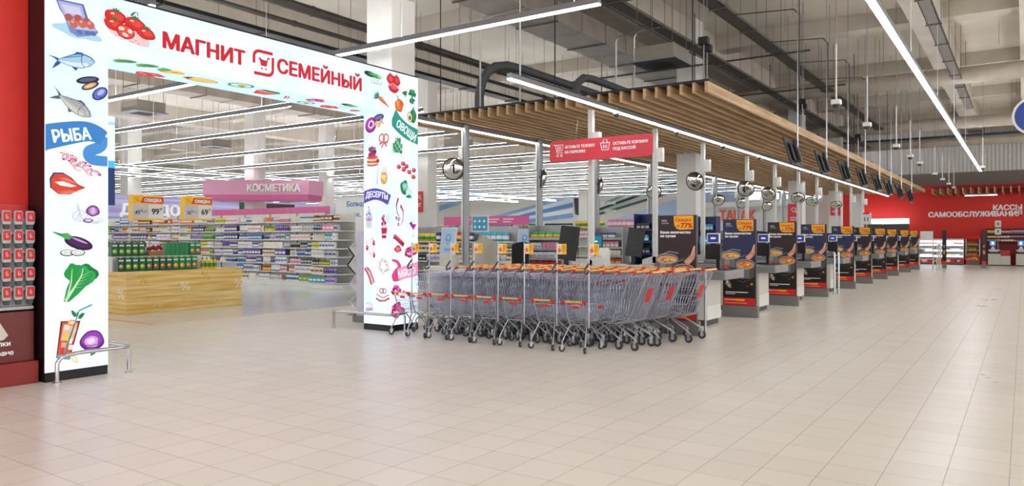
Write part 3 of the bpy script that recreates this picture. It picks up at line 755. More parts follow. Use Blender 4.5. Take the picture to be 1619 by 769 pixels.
for r in range(5):
    for c in range(4):
        lab = 'red hand scanner in the %s tier of the red stand, %s' % (nth[r], col_n[c])
        loc = (-8.511, 3.61 - .11 * c, 1.65 - r * .193)
        if first: sc.location = loc; sc['label'] = lab; sc['group'] = 'hand scanners in the rack'; first = False
        else: dup(sc, loc, 0, lab, 'hand scanners in the rack')
# ---------------------------------------------------------------- shopping carts
WIRE = mat('galvanised_wire', 'b6bccd', .28, .9, noise=.05)
WIRE2 = mat('galvanised_tube', 'b4b7bc', .28, .9, noise=.05)
ORANGE = mat('orange_grip', 'edb45c', .4, noise=.05)
RUBBER = mat('grey_rubber', '35363a', .7, noise=.08)
HUB = mat('grey_wheel_hub', '9b9c9d', .4, .4)
def wheel(mb_r, mb_h, x, y, r, ang, w=.024):
    """rubber tyre and hub of one castor, turned by ang"""
    c, s_ = math.cos(ang), math.sin(ang)
    M = Matrix.Translation((x, y, r)) @ Matrix.Rotation(ang, 4, 'Z')
    t = MB().lathe([(r * .55, -w * .5), (r * .9, -w * .5), (r, -w * .3), (r, w * .3), (r * .9, w * .5), (r * .55, w * .5)], n=14, axis='Y').xf(M); mb_r.add(t.v, t.f)
    t = MB().lathe([(r * .12, -w * .8), (r * .5, -w * .55), (r * .5, w * .55), (r * .12, w * .8)], n=10, axis='Y').xf(M); mb_h.add(t.v, t.f)
def castor(parent, x, y, r, ang, top):
    a = MB(); b = MB(); wheel(a, b, x, y, r, ang)
    o = a.build('wheel', RUBBER, parent, True)
    b.build('hub', HUB, o, True)
    M = Matrix.Translation((x, y, 0)) @ Matrix.Rotation(ang, 4, 'Z')
    f = MB()
    for s_ in (-1, 1):
        f.prism([(-.014, r * .8), (.014, r * .8), (.03, r * 2.1), (-.02, r * 2.1)], s_ * .02 - .002, s_ * .02 + .002, 'Y')
    f.box(-.02, -.022, r * 2.05, .03, .022, r * 2.2)
    f.tube((.005, 0, r * 2.1), (.005, 0, top), .011, 8)
    f.xf(M).build('wheel_fork', WIRE2, parent)
def make_cart(raised=False):
    """big cart: handle at x=0 (rear), nose towards -x, width along y 0..0.58"""
    t = thing('shopping_cart', 'big wire shopping cart', 'shopping cart')
    W = .56
    def yw(x): # half width tapers towards the nose
        return .27 - .075 * min(1, max(0, -x / .95))
    def top(u): return (-.03 - .89 * u, 1.0 - .09 * u)      # upper rim, u 0 rear .. 1 nose
    def bot(u): return (-.27 - .52 * u, .37 + .12 * u)
    mb = MB()
    # side walls
    for s_ in (-1, 1):
        def P(u, v):
            a, b = top(u), bot(u)
            x = b[0] + (a[0] - b[0]) * v; z = b[1] + (a[1] - b[1]) * v
            return (x, s_ * (yw(x) - .035 * (1 - v)), z)
        for v, r in ((0, .004), (.2, .003), (.42, .003), (.62, .003), (.82, .003)):
            mb.path([P(0, v), P(1, v)], r, 4)
        mb.path([P(0, 1), P(1, 1)], .0065, 5)
        n = 17
        for i in range(n + 1):
            u = i / n
            mb.path([P(u, 0), P(u, 1)], .0033 if i % 4 else .0046, 4)
    # floor and nose
    for i in range(9):
        y = -1 + 2 * i / 8
        a, b = bot(0), bot(1)
        c = top(1)
        ya, yb, yc = y * (yw(a[0]) - .035), y * (yw(b[0]) - .035), y * yw(c[0])
        mb.path([(a[0], ya, a[1]), (b[0], yb, b[1]), (c[0], yc, c[1])], .0021, 4)
    for u in (0, .15, .3, .45, .6, .75, .9):
        a = bot(u); h = yw(a[0]) - .035
        mb.tube((a[0], -h, a[1]), (a[0], h, a[1]), .0026, 4)
    for v in (.3, .6, 1):
        a, b = top(1), bot(1)
        x = b[0] + (a[0] - b[0]) * v; z = b[1] + (a[1] - b[1]) * v; h = yw(x) - .035 * (1 - v)
        mb.tube((x, -h, z), (x, h, z), .0026 if v < 1 else .005, 4)
    mb.build('basket', WIRE, t)
    # hinged rear flap
    mb = MB()
    a, b = top(0), bot(0)
    for i in range(11):
        y = -.225 + .45 * i / 10
        mb.tube((b[0] + .006, y, b[1]), (a[0] + .006, y * 1.12, a[1] - .01), .0021, 4)
    for v in (.03, .35, .66, .97):
        x = b[0] + (a[0] - b[0]) * v + .006; z = b[1] + (a[1] - b[1]) * v; h = .225 + .03 * v
        mb.tube((x, -h, z), (x, h, z), .003, 4)
    if raised:
        RM = Matrix.Translation((a[0], 0, a[1])) @ Matrix.Rotation(R(52), 4, 'Y') @ Matrix.Translation((-a[0], 0, -a[1]))
        mb.xf(RM)
    mb.build('rear_flap', WIRE, t)
    mb = MB()
    for k in range(4):
        y = -.07 + .045 * k
        p = lambda v, q: (b[0] + (a[0] - b[0]) * v + .013, q, b[1] + (a[1] - b[1]) * v)
        mb.add([p(.42, y), p(.42, y + .034), p(.72, y + .034), p(.72, y), tuple(Vector(p(.42, y)) + Vector((.006, 0, -.002))), tuple(Vector(p(.42, y + .034)) + Vector((.006, 0, -.002))), tuple(Vector(p(.72, y + .034)) + Vector((.006, 0, -.002))), tuple(Vector(p(.72, y)) + Vector((.006, 0, -.002)))],
               [(4, 5, 6, 7), (3, 2, 1, 0), (0, 1, 5, 4), (1, 2, 6, 5), (2, 3, 7, 6), (3, 0, 4, 7)])
    p = lambda v, q: (b[0] + (a[0] - b[0]) * v + .011, q, b[1] + (a[1] - b[1]) * v)
    for v in (.45, .69): mb.tube(p(v, -.08), p(v, .11), .005, 4)
    if raised: mb.xf(RM)
    mb.build('seat_panel', REDP, t)
    # handle with red end caps
    MB().lathe([(.008, -.23), (.0165, -.225), (.0165, .225), (.008, .23)], (.03, 0, 1.045), 10, axis='Y').build('handle', ORANGE, t, True)
    for s_ in (-1, 1):
        m = MB().lathe([(.01, s_ * .222), (.02, s_ * .226), (.02, s_ * .262), (.016, s_ * .276), (.003, s_ * .278)], (.03, 0, 1.045), 10, axis='Y')
        m.prism([(-.025, 1.0), (.03, 1.02), (.045, 1.045), (.02, 1.065), (-.01, 1.03)], s_ * .245, s_ * .268, 'Y')
        m.build('end_cap', REDP, t)
    # chassis
    mb = MB()
    for s_ in (-1, 1):
        mb.path([(-.9, s_ * .16, .15), (-.86, s_ * .165, .2), (-.6, s_ * .2, .34), (-.5, s_ * .21, .345), (-.23, s_ * .265, .18), (-.19, s_ * .268, .15)], .0125, 7)
        mb.path([(-.52, s_ * .215, .34), (-.3, s_ * .24, .37), (-.03, s_ * .272, .98), (.02, s_ * .272, 1.03)], .009, 6)
    mb.tube((-.5, -.21, .345), (-.5, .21, .345), .01, 6); mb.tube((-.86, -.165, .2), (-.86, .165, .2), .01, 6)
    mb.build('chassis', WIRE2, t, True)
    rd = random.Random(11)
    for s_ in (-1, 1):
        castor(t, -.19, s_ * .268, .06, .1 * s_, .16)
        castor(t, -.9, s_ * .16, .055, .5 + s_ * .4, .16)
    return t
cart = make_cart(); kids(cart)
cart2 = make_cart(True); kids(cart2)
rows = (('near', -4.08, 9.42), ('middle', -4.0, 9.98), ('far', -3.78, 10.58))
first = [True, True]
for (rn, hx, cy) in rows:
    N_CART = 15 if rn == 'near' else 16
    for k in range(N_CART):
        x = hx - .232 * k
        if k == 0: lab = 'end cart at the right of the %s row of big nested shopping carts' % rn
        elif k == N_CART - 1: lab = 'leftmost cart of the %s row of big nested shopping carts' % rn
        else: lab = 'big nested shopping cart in the %s row, %s from its right end' % (rn, 'second third fourth fifth sixth seventh eighth ninth tenth eleventh twelfth thirteenth fourteenth fifteenth'.split()[k - 1])
        g = 'big nested shopping carts'
        i = 1 if k else 0
        pr = (cart, cart2)[i]
        if first[i]: pr.location = (x, cy, 0); tag(pr, lab, None, g); first[i] = False
        else: dup(pr, (x, cy, 0), 0, lab, g)

# small children's carts with a flag pole, handles towards the hall
YELLOW = mat('yellow_flag', 'f8c020', .5, noise=.03)
def make_small_cart():
    t = thing('child_shopping_cart', 'small wire children cart', 'small shopping cart')
    mb = MB()
    def yb(x): return x
    for s_ in (-1, 1):
        def P(u, v): return (s_ * (.165 - .025 * u - .02 * (1 - v)), .0 + .06 * (1 - v) + u * (.40 - .08 * (1 - v)), .385 + .02 * u + v * (.225 - .02 * u))
        for v in (0, .33, .66, 1): mb.path([P(0, v), P(1, v)], .0038 if v == 1 else .0022, 4)
        for i in range(11): mb.path([P(i / 10, 0), P(i / 10, 1)], .0018, 4)
    for v in (0, .33, .66, 1):
        for e in (0, 1):
            a = (.165 - .025 * e - .02 * (1 - v)); y = .06 * (1 - v) + e * (.40 - .08 * (1 - v)); z = .385 + .02 * e + v * (.225 - .02 * e)
            mb.tube((-a, y, z), (a, y, z), .0022 if v < 1 else .0038, 4)
    for i in range(9):
        q = -1 + 2 * i / 8
        mb.path([(q * .165, .0, .61), (q * .145, .06, .385), (q * .12, .38, .405), (q * .14, .40, .61)], .0018, 4)
    mb.build('basket', WIRE, t)
    MB().lathe([(.006, -.135), (.0125, -.13), (.0125, .13), (.006, .135)], (0, -.05, .665), 10, axis='X').build('handle', ORANGE, t, True)
    for s_ in (-1, 1):
        m = MB().lathe([(.01, s_ * .13), (.017, s_ * .132), (.017, s_ * .178), (.012, s_ * .188), (.003, s_ * .19)], (0, -.05, .665), 10, axis='X')
        m.box(s_ * .16 - .01, -.05, .62, s_ * .16 + .01, -.03, .665)
        m.build('end_cap', REDP, t)
        MB().lathe([(.006, -.025), (.022, -.02), (.024, .0), (.022, .02), (.006, .025)], (s_ * .155, .405, .575), 10, axis='Y').build('bumper', REDP, t, True)
    MB().prism([(-.05, .575), (.05, .575), (.045, .61), (-.045, .61)], -.004, .006, 'Y').build('coin_lock', REDP, t)
    mb = MB()
    for s_ in (-1, 1):
        mb.path([(s_ * .155, .0, .61), (s_ * .16, -.03, .655)], .007, 6)
        mb.path([(s_ * .155, .0, .61), (s_ * .135, .05, .39), (s_ * .12, .08, .36), (s_ * .175, -.06, .12)], .0095, 6)
        mb.path([(s_ * .12, .08, .36), (s_ * .12, .2, .34), (s_ * .15, .42, .12)], .0095, 6)
    mb.tube((-.13, .075, .355), (.13, .075, .355), .008, 6); mb.tube((-.12, .2, .34), (.12, .2, .34), .008, 6)
    mb.build('chassis', WIRE2, t, True)
    for s_ in (-1, 1):
        castor(t, s_ * .175, -.06, .042, 1.2 + .5 * s_, .125)
        castor(t, s_ * .15, .42, .042, 1.4 - .3 * s_, .125)
    MB().tube((.2, .0, .33), (.2, 0, 1.44), .009, 8).tube((.135, .05, .37), (.2, 0, .37), .007, 6).tube((.16, 0, .6), (.2, 0, .6), .007, 6).build('flag_pole', WIRE2, t, True)
    MB().path([(.2, 0, 1.17), (.185, -.02, 1.14), (.165, -.05, 1.09), (.165, -.055, 1.05), (.175, -.05, 1.035), (.19, -.02, 1.05), (.2, 0, 1.07)], .013, 6).build('pole_hook', PLASTD, t, True)
    fl = MB().box(.209, -.004, 1.285, .345, .004, 1.425).build('flag', YELLOW, t)
    a = Art(); a.rect(.0, .0, .136, .14, 'f8c020'); a.rect(.005, .005, .065, .135, 'f5e6cf'); a.blob(.035, .06, .022, .03, 'd9702a', 3, .2); a.ell(.037, .1, .016, .018, 'e8b58c'); a.line([(.015, .02), (.06, .045)], .012, 'c8402a')
    for k, w in enumerate((.055, .05, .055, .04)): a.rect(.074, .108 - k * .022, .074 + w, .118 - k * .022, 'b87c10')
    a.build('flag_print', (.209, -.004, 1.285), (1, 0, 0), (0, 0, 1), fl, None, .0003)
    return t
sm = make_small_cart(); kids(sm)
for k in range(8):
    x = [-4.67, -5.16, -5.69, -6.12, -6.55, -6.99, -7.39, -7.74][k] - .2
    lab = 'small children cart with yellow flag in front of the nested carts, %s' % ('rightmost of eight', 'second from the right', 'third from the right', 'fourth from the right', 'fourth from the left', 'third from the left', 'second from the left', 'leftmost beside the portal')[k]
    if k == 0: sm.location = (x, 8.62, 0); sm['label'] = lab; sm['group'] = 'small children carts'
    else: dup(sm, (x, 8.62 + .01 * (k % 3), 0), R((k * 37) % 7 - 3) * .3, lab, 'small children carts')
# end post of the cart bay
t = thing('cart_bay_post', 'slim steel end post of the cart bay beside the first checkout', 'post', (-3.99, 11.05, 0))
MB().tube((0, 0, 0), (0, 0, 1.0), .018, 10).build('post', WIRE2, t, True)
MB().tube((0, 0, .62), (-.6, .0, .62), .012, 8).tube((-.6, 0, 0), (-.6, 0, .62), .012, 8).build('rail', WIRE2, t, True)
# ---------------------------------------------------------------- checkouts
YB_ = [11.1, 14.2, 17.24, 20.3, 24.05, 27.1, 30.3, 33.3, 37.1, 40.5, 43.8]
ORD = ['first', 'second', 'third', 'fourth', 'fifth', 'sixth', 'seventh', 'eighth', 'ninth', 'tenth', 'eleventh']
PANEL = mat('cream_grey_panel', 'c9c4ba', .45, noise=.02)
PANEL2 = mat('white_kick_panel', 'd9d7d1', .4, noise=.02)
GREYTOP = mat('grey_counter_edge', '7f8283', .35, noise=.05)
BELT = mat('dark_rubber_belt', '2b2c2e', .6, noise=.08)
KICK = mat('dark_plinth', '45413c', .6)
BASEG = mat('grey_laminate_base', '757471', .5, noise=.05)
BLACKP = mat('black_plastic', '121214', .35)
WHITEP = mat('white_plastic', 'dedcd6', .4)
POLEW = mat('white_powder_coated_steel', 'd5d4cf', .4, .1)
POLEG = mat('grey_powder_coated_steel', '8f9193', .35, .4)
def banner_art(w, h, bg, bg2):
    a = Art()
    a.rect(0, 0, w, h, '15100f'); a.rect(0, h * .42, w, h, bg)
    for k in range(6): a.rect(0, h * (.42 - .02 * (k + 1)), w, h * (.42 - .02 * k), tuple(lin2(bg, '15100f', (k + 1) / 7)))
    a.rect(0, 0, w, h * .085, 'd01f18'); a.rect(.05 * w, h * .055, .4 * w, h * .066, 'f3c8b0'); a.rect(.4 * w, h * .048, .68 * w, h * .072, 'f0a818'); a.rect(.05 * w, h * .02, .75 * w, h * .028, 'e8a08c')
    a.rect(.08 * w, h * .145, .78 * w, h * .155, 'f2efe8'); a.rect(.08 * w, h * .125, .38 * w, h * .134, 'cfcac2')
    # yellow price corner
    q = [(.42 * w, h), (.95 * w, h), (.95 * w, h * .87), (.6 * w, h * .865), (.5 * w, h * .875), (.44 * w, h * .91)]
    a.poly(q, 'f2ac12')
    a.text('Скидка', .68 * w, h * .945, .052 * w / .6, 'b8200f', 'c', .025, .42 * w); a.text('до', .5 * w, h * .893, .045, 'b8200f', 'l', .02, .09 * w); a.text('77%', .61 * w, h * .885, .075, 'b8200f', 'l', .045, .32 * w)
    a.text('ВАША', .1 * w, h * .945, .03, 'd9d4cf', 'l', .02, .14 * w); a.text('КУХНЯ', .1 * w, h * .922, .02, 'd9d4cf', 'l', .01, .18 * w)
    a.text('Ваше величество', .06 * w, h * .83, .04, 'ffffff', 'l', .045, .82 * w); a.text('на кухне', .06 * w, h * .795, .04, 'ffffff', 'l', .045, .42 * w)
    # upper pot
    def pot(cx, cy, rx, ry, hh, food, seed):
        a.poly([(cx - rx, cy), (cx + rx, cy), (cx + rx * .93, cy - hh), (cx + rx * .6, cy - hh * 1.12), (cx - rx * .6, cy - hh * 1.12), (cx - rx * .93, cy - hh)], '6f6c6c')
        a.poly([(cx - rx * .6, cy), (cx - rx * .1, cy), (cx - rx * .15, cy - hh * 1.1), (cx - rx * .6, cy - hh * 1.1)], '8f8b89')
        a.poly([(cx + rx * .4, cy), (cx + rx, cy), (cx + rx * .93, cy - hh), (cx + rx * .45, cy - hh * 1.1)], '4f4c4d')
        a.ell(cx, cy, rx, ry, 'b9b5b1'); a.ell(cx, cy, rx * .93, ry * .86, '3a332f'); a.ell(cx, cy - ry * .08, rx * .88, ry * .74, food)
        rd = random.Random(seed)
        for k in range(12):
            t = rd.uniform(0, 6.28); r = rd.uniform(.1, .75)
            a.blob(cx + rx * r * math.cos(t), cy - ry * .08 + ry * .62 * r * math.sin(t), rx * .12, ry * .14, ('f3c98a', 'd9772a', '5a7a2a', 'f5e2bd', 'b8431c')[k % 5], k, .2)
    a.line([(.05 * w, h * .62), (.3 * w, h * .655), (.55 * w, h * .64)], .03 * w, '8f8a8a')
    pot(.24 * w, h * .585, .31 * w, h * .05, h * .13, 'dca565', 2)
    a.line([(.54 * w, h * .56), (.64 * w, h * .575), (.7 * w, h * .59)], .025 * w, '777374')
    # hand with a pinch of seasoning
    a.poly([(1.0 * w, h * .72), (.93 * w, h * .65), (.8 * w, h * .6), (.7 * w, h * .565), (.74 * w, h * .545), (.88 * w, h * .56), (.97 * w, h * .585), (w, h * .62)], 'c99077')
    for k in range(4): a.line([(.86 * w + .02 * w * k, h * .59 - .006 * k), (.74 * w + .03 * w * k, h * .545 - .004 * k)], (.05 * w, .03 * w), 'd8a58c')
    a.line([(.98 * w, h * .71), (.9 * w, h * .62)], .04 * w, 'dfb09a')
    a.blob(.1 * w, h * .44, .12 * w, h * .03, '8f2323', 4, .1); a.ell(.1 * w, h * .445, .08 * w, h * .015, 'c9463c')
    pot(.7 * w, h * .48, .29 * w, h * .06, h * .15, 'e08a35', 5)
    a.line([(.45 * w, h * .3), (.6 * w, h * .27), (.85 * w, h * .3)], .012 * w, '6a6668')
    a.blob(.17 * w, h * .25, .07 * w, h * .035, '8b7c70', 3, .3); a.blob(.2 * w, h * .225, .06 * w, h * .02, 'b9aca0', 5, .3); a.blob(.13 * w, h * .27, .04 * w, h * .015, 'cfc4b8', 6, .3)
    a.ell(.9 * w, h * .25, .04 * w, .04 * w, 'd98a1f'); a.ell(.77 * w, h * .225, .025 * w, .025 * w, 'a83318')
    return a
def lin2(a, b, t):
    pa = [int(a[i:i + 2], 16) / 255 for i in (0, 2, 4)]; pb = [int(b[i:i + 2], 16) / 255 for i in (0, 2, 4)]
    return [x + (y - x) * t for x, y in zip(pa, pb)]
def make_banner(kind, bg):
    t = thing('advertising_banner', 'advertising stand', 'advertising stand')
    MB().box(-.345, 0, 0, .345, .1, .22).build('base', BASEG, t, bevel=.006)
    MB().box(-.325, .012, .22, .3, .088, 1.86).build('panel', BLACKP, t, bevel=.004)
    banner_art(.61, 1.62, bg, bg).build('front_print', (-.32, .012, .23), (1, 0, 0), (0, 0, 1), t, None, .00015)
    return t
ban = [make_banner('brown', '2a1a1e'), make_banner('blue', '24284f')]
for b in ban: kids(b)
used = [False, False]
blue = [0, 1, 0, 1, 1, 0, 0, 0, 0, 0]
for k in range(10):
    y = YB_[k]
    lab = 'tall %s cooking pot advertising stand %s' % (('brown', 'dark blue')[blue[k]], 'right behind the nested carts' if k == 0 else 'beside the %s checkout from the carts' % ORD[k - 1])
    i = blue[k]
    if not used[i]: ban[i].location = (-4.46, y, 0); ban[i]['label'] = lab; ban[i]['group'] = 'cooking pot advertising stands'; used[i] = True
    else: dup(ban[i], (-4.46, y, 0), 0, lab, 'cooking pot advertising stands')

def make_checkout():
    """origin at the near corner of the hall end: x towards the shop is negative, y 0..1.05"""
    t = thing('checkout_counter', 'checkout', 'checkout counter')
    MB().box(-6.6, .12, .1, -.35, .82, .8).build('body', PANEL, t, bevel=.008)
    MB().box(-6.55, .16, 0, -.38, .78, .1).build('plinth', KICK, t)
    MB().box(-.352, .125, .1, -.345, .815, .34).build('kick_panel', PANEL2, t)
    MB().box(-2.6, .02, .80, .0, 1.04, .955).build('conveyor_frame', GREYTOP, t, bevel=.02)
    MB().box(-2.55, .2, .956, -.06, .86, .96).build('conveyor_belt', BELT, t)
    MB().box(-6.6, .02, .8, -2.605, .86, .9).build('packing_table', PANEL2, t, bevel=.01)
    a = Art(); a.poly([(.44, .06), (.56, .06), (.53, .1), (.49, .1)], 'c8402a'); a.build('emblem', (.0, .02, .79), (0, 1, 0), (0, 0, 1), t)
    MB().prism([(-3.1, .9), (-2.7, .9), (-2.7, 1.06), (-2.8, 1.1), (-3.1, 1.02)], .5, .84, 'Y').build('scanner_scale', WHITEP, t, bevel=.01)
    return t
co = make_checkout(); kids(co)
def make_display():
    t = thing('customer_display', 'customer display', 'display')
    MB().box(-.03, -.03, 0, .03, .03, .42).build('stand', BLACKP, t, bevel=.004)
    MB().box(-.22, -.06, .17, .05, .0, .43).build('reader_box', BLACKP, t, bevel=.008)
    h = MB().box(-.2, -.03, .45, .03, .02, .63).build('screen_frame', WHITEP, t, bevel=.006)
    a = Art(); a.rect(0, 0, .19, .14, '26306f'); a.rect(.05, .055, .14, .085, 'c9d3f2'); a.build('screen', (-.18, -.03, .47), (1, 0, 0), (0, 0, 1), h, SCREENART)
    MB().box(-.21, -.05, .0, -.02, .06, .03).build('base', BLACKP, t, bevel=.004)
    return t
cdp = make_display(); kids(cdp)
def make_pole(white):
    t = thing('support_pole', 'pole', 'pole')
    if white:
        MB().box(-.05, -.05, 0, .05, .05, 3.06).build('pole', POLEW, t, bevel=.006)
        MB().box(.05, -.06, 2.3, .2, .06, 2.62).build('speaker_box', WHITEP, t, bevel=.01)
        MB().box(-.08, -.08, 0, .08, .08, .02).build('foot_plate', POLEW, t)
    else:
        MB().lathe([(.07, 0), (.07, 3.06)], n=16).build('pole', POLEG, t, True)
        MB().box(-.19, -.05, 2.3, -.07, .07, 2.58).build('speaker_box', WHITEP, t, bevel=.01)
        MB().lathe([(.11, 0), (.11, .03), (.08, .04)], n=16).build('foot_plate', POLEG, t, True)
        MB().box(-.12, -.03, .04, -.075, .03, 3.06).build('cable_duct', POLEW, t)
    return t
pw = make_pole(True); pg = make_pole(False); kids(pw); kids(pg)
MIRR = mat('convex_mirror_glass', 'dcdcd6', .03, 1, noise=0)
BRASS = mat('dark_mirror_rim', '3a352c', .4)
def make_mirror():
    t = thing('convex_mirror', 'mirror', 'mirror')
    MB().lathe([(.235, -.02), (.228, .004), (.21, .03), (.17, .058), (.12, .078), (.06, .09), (.01, .093)], n=28, axis='Y').xf(Matrix.Rotation(PI, 4, 'Z')).build('glass', MIRR, t, True)
    MB().lathe([(.228, -.025), (.246, -.025), (.25, -.008), (.246, .01), (.232, .01)], n=28, axis='Y').xf(Matrix.Rotation(PI, 4, 'Z')).build('rim', BRASS, t, True)
    MB().tube((0, .02, 0), (0, .1, .02), .014, 8).tube((0, .1, .02), (.14, .14, .06), .012, 8).build('bracket', BRASS, t)
    return t
mi = make_mirror(); kids(mi)
mfirst = [True]
def place_mirror(x, y, z, rz, tilt, lab):
    g = 'convex mirrors over the checkouts'
    if mfirst[0]: o = mi; o['label'] = lab; o['group'] = g; mfirst[0] = False; o.location = (x, y, z)
    else: o = dup(mi, (x, y, z), 0, lab, g)
    o.rotation_euler = (R(tilt), 0, rz)
# mirrors face the cashiers and the camera side, tilted down
for k in range(10):
    yb = YB_[k + 1]
    lab = 'grey checkout counter with conveyor belt, %s from the carts' % ORD[k]
    x0, y0 = -4.1, yb - 1.92
    if k == 0: co.location = (x0, y0, 0); co['label'] = lab; co['group'] = 'checkout counters'; cdp.location = (-4.38, y0 + .5, .961); cdp['label'] = 'white framed blue customer display on the first checkout'; cdp['group'] = 'customer displays'
    else:
        dup(co, (x0, y0, 0), 0, lab, 'checkout counters')
        dup(cdp, (-4.38, y0 + .5, .961), 0, 'white framed blue customer display on the %s checkout' % ORD[k], 'customer displays')
    yp = yb - 1.37
    la = 'square white pole with a speaker box rising from the %s checkout' % ORD[k]
    lb = 'round grey pole rising from the shop end of the %s checkout' % ORD[k]
    if k == 0:
        pw.location = (-6.9, yp, .92); pw['label'] = la; pw['group'] = 'white poles'; pg.location = (-10.1, yp + .2, .92); pg['label'] = lb; pg['group'] = 'grey poles'
    else:
        dup(pw, (-6.9, yp, .92), 0, la, 'white poles'); dup(pg, (-10.1, yp + .2, .92), 0, lb, 'grey poles')
    if k >= 2 and k < 8: place_mirror(-7.06 if k % 2 == 0 else -6.88, yp - .16, 2.98, R(8 if k % 2 else -6), 14 + 8 * (k - 2), 'round convex mirror on the white pole of the %s checkout' % ORD[k])
    if k < 8: place_mirror(*((-10.34, yp + .04, 3.02) if k == 0 else (-9.95, yp + .1, 3.0)), R(28) if k in (0, 3, 4, 5) else R(115 if k < 3 else 40), 10 if k < 3 else 30, 'round convex mirror on the grey pole of the %s checkout' % ORD[k])
# ---------------------------------------------------------------- slatted wooden canopy, strip lights, televisions, cameras
WOOD = bpy.data.materials.new('oak_slat'); WOOD.use_nodes = True
nt = WOOD.node_tree; b = nt.nodes['Principled BSDF']; b.inputs['Roughness'].default_value = .55
tc = nt.nodes.new('ShaderNodeTexCoord'); mp = nt.nodes.new('ShaderNodeMapping'); mp.inputs['Scale'].default_value = (14, .5, 14)
ns = nt.nodes.new('ShaderNodeTexNoise'); ns.inputs['Scale'].default_value = 1.5; ns.inputs['Detail'].default_value = 5
rp = nt.nodes.new('ShaderNodeValToRGB'); rp.color_ramp.elements[0].color = (*lin('ad8a60'), 1); rp.color_ramp.elements[1].color = (*lin('d3b48c'), 1)
rp.color_ramp.elements[0].position = .35; rp.color_ramp.elements[1].position = .65
nt.links.new(tc.outputs['Object'], mp.inputs[0]); nt.links.new(mp.outputs[0], ns.inputs['Vector']); nt.links.new(ns.outputs['Fac'], rp.inputs['Fac']); nt.links.new(rp.outputs['Color'], b.inputs['Base Color'])
MATS['oak_slat'] = WOOD
BLKST = mat('black_steel', '18181a', .5)
TUBE = mat('strip_light_diffuser', 'f8fbff', .5, emit=STRIP)
ADDED_GLOW = mat('added_ceiling_glow', 'f8fbff', .5, emit=ADDED_UPLIGHT)
HOUS = mat('grey_light_housing', '7d7d7f', .45)
ZC0, ZC1 = 4.0, 4.185
CY0, CY1 = 12.45, 46.5
t = thing('slatted_canopy', 'long canopy of wooden slats hung over the row of checkouts', 'canopy', (-4.45, CY0, ZC0))
x = -4.45; i = 0
while x > -11.35:
    w = .06 if i == 0 else .05
    MB().box(x - w + 4.45, 0, 0, x + 4.45, CY1 - CY0, ZC1 - ZC0).build('slat', WOOD, t)
    x -= .23; i += 1
MB().box(-6.93, .03, ZC1 - ZC0, -.02, CY1 - CY0, ZC1 - ZC0 + .012).build('added_black_backing', BLKST, t)  # added sheet, blocks light from above so the slat gaps darken
for y in [CY0 + .05 + 4.2 * k for k in range(9)]:
    MB().box(-6.95, y - CY0 - .02, ZC1 - ZC0 + .012, 0, y - CY0 + .02, ZC1 - ZC0 + .045).build('cross_rail', BLKST, t)
for y in [CY0 + .6 + 7.8 * k for k in range(5)]:
    for xx in (-.5, -3.4, -6.4):
        MB().tube((xx, y - CY0, ZC1 - ZC0), (xx, y - CY0, 8 - ZC0), .012, 6).build('hanger_rod', BLKST, t)
# short slats along the red wall
t = thing('wall_canopy', 'row of wooden slats over the red self checkout wall', 'canopy', (-4.2, 47.2, 3.95))
for k in range(44):
    MB().box(k * .36, 0, 0, k * .36 + .06, 3.35, .3).build('slat', WOOD, t)
MB().box(-.05, 3.2, .3, 15.8, 3.26, .35).box(-.05, .3, .3, 15.8, .36, .35).build('cross_rail', BLKST, t)

def strip(label, p, q, group, rods=(), zt=8.0, w=.07, up=True, lip=0):
    """one continuous strip light between two points, hung on thin rods"""
    p, q = Vector(p), Vector(q)
    L = (q - p).length; d = (q - p).normalized()
    t = thing('strip_light', label, 'strip light', p, math.atan2(d.y, d.x), group)
    MB().box(0, -w * .6, .02, L, w * .6, .1).build('housing', HOUS, t, bevel=.006)
    if lip:      # diffuser recessed between two lips, added to cut glare from distant rows
        MB().box(0, -w * .5, lip, L, w * .5, .02).build('diffuser', TUBE, t)
        for s_ in (-1, 1): MB().box(0, s_ * w * .5, 0, L, s_ * w * .6, .02).build('added_lip', HOUS, t)
    else:
        MB().prism([(-w * .5, .02), (-w * .42, .0), (w * .42, .0), (w * .5, .02)], 0, L, 'X').build('diffuser', TUBE, t)
    if up: MB().box(.02, -.021, .1, L - .02, .021, .104).build('added_upper_glow', ADDED_GLOW, t)  # added glow facing up, lights the ceiling by bounce
    for r in rods:
        MB().tube((r, 0, .104), (r, 0, zt - p.z), .006, 5).build('hanger_rod', POLEW, t)
    return t
ZS = 4.45
strip('long strip light hung over the open floor of the hall, right of the canopy', (-1.66, -3, 4.6), (-1.66, 41, 4.6), 'long hall lights', [13, 18, 23, 28, 33], 6.47, w=.1)
strip('strip light under the canopy nearest the hall, over the conveyor belts', (-6.4, 9.3, 3.89), (-6.4, 47.5, 3.89), 'canopy lights', [.3], w=.075, up=False)
strip('strip light under the canopy over the shop ends of the checkouts', (-10.2, 10.5, 3.89), (-10.2, 47.5, 3.89), 'canopy lights', [.3], w=.075, up=False)
strip('strip light above the portal crossing in front of the white column', (-24, 8.46, ZS), (-4.43, 8.46, ZS), 'shop strip lights', [3, 8, 13, 16.2, 19.2])
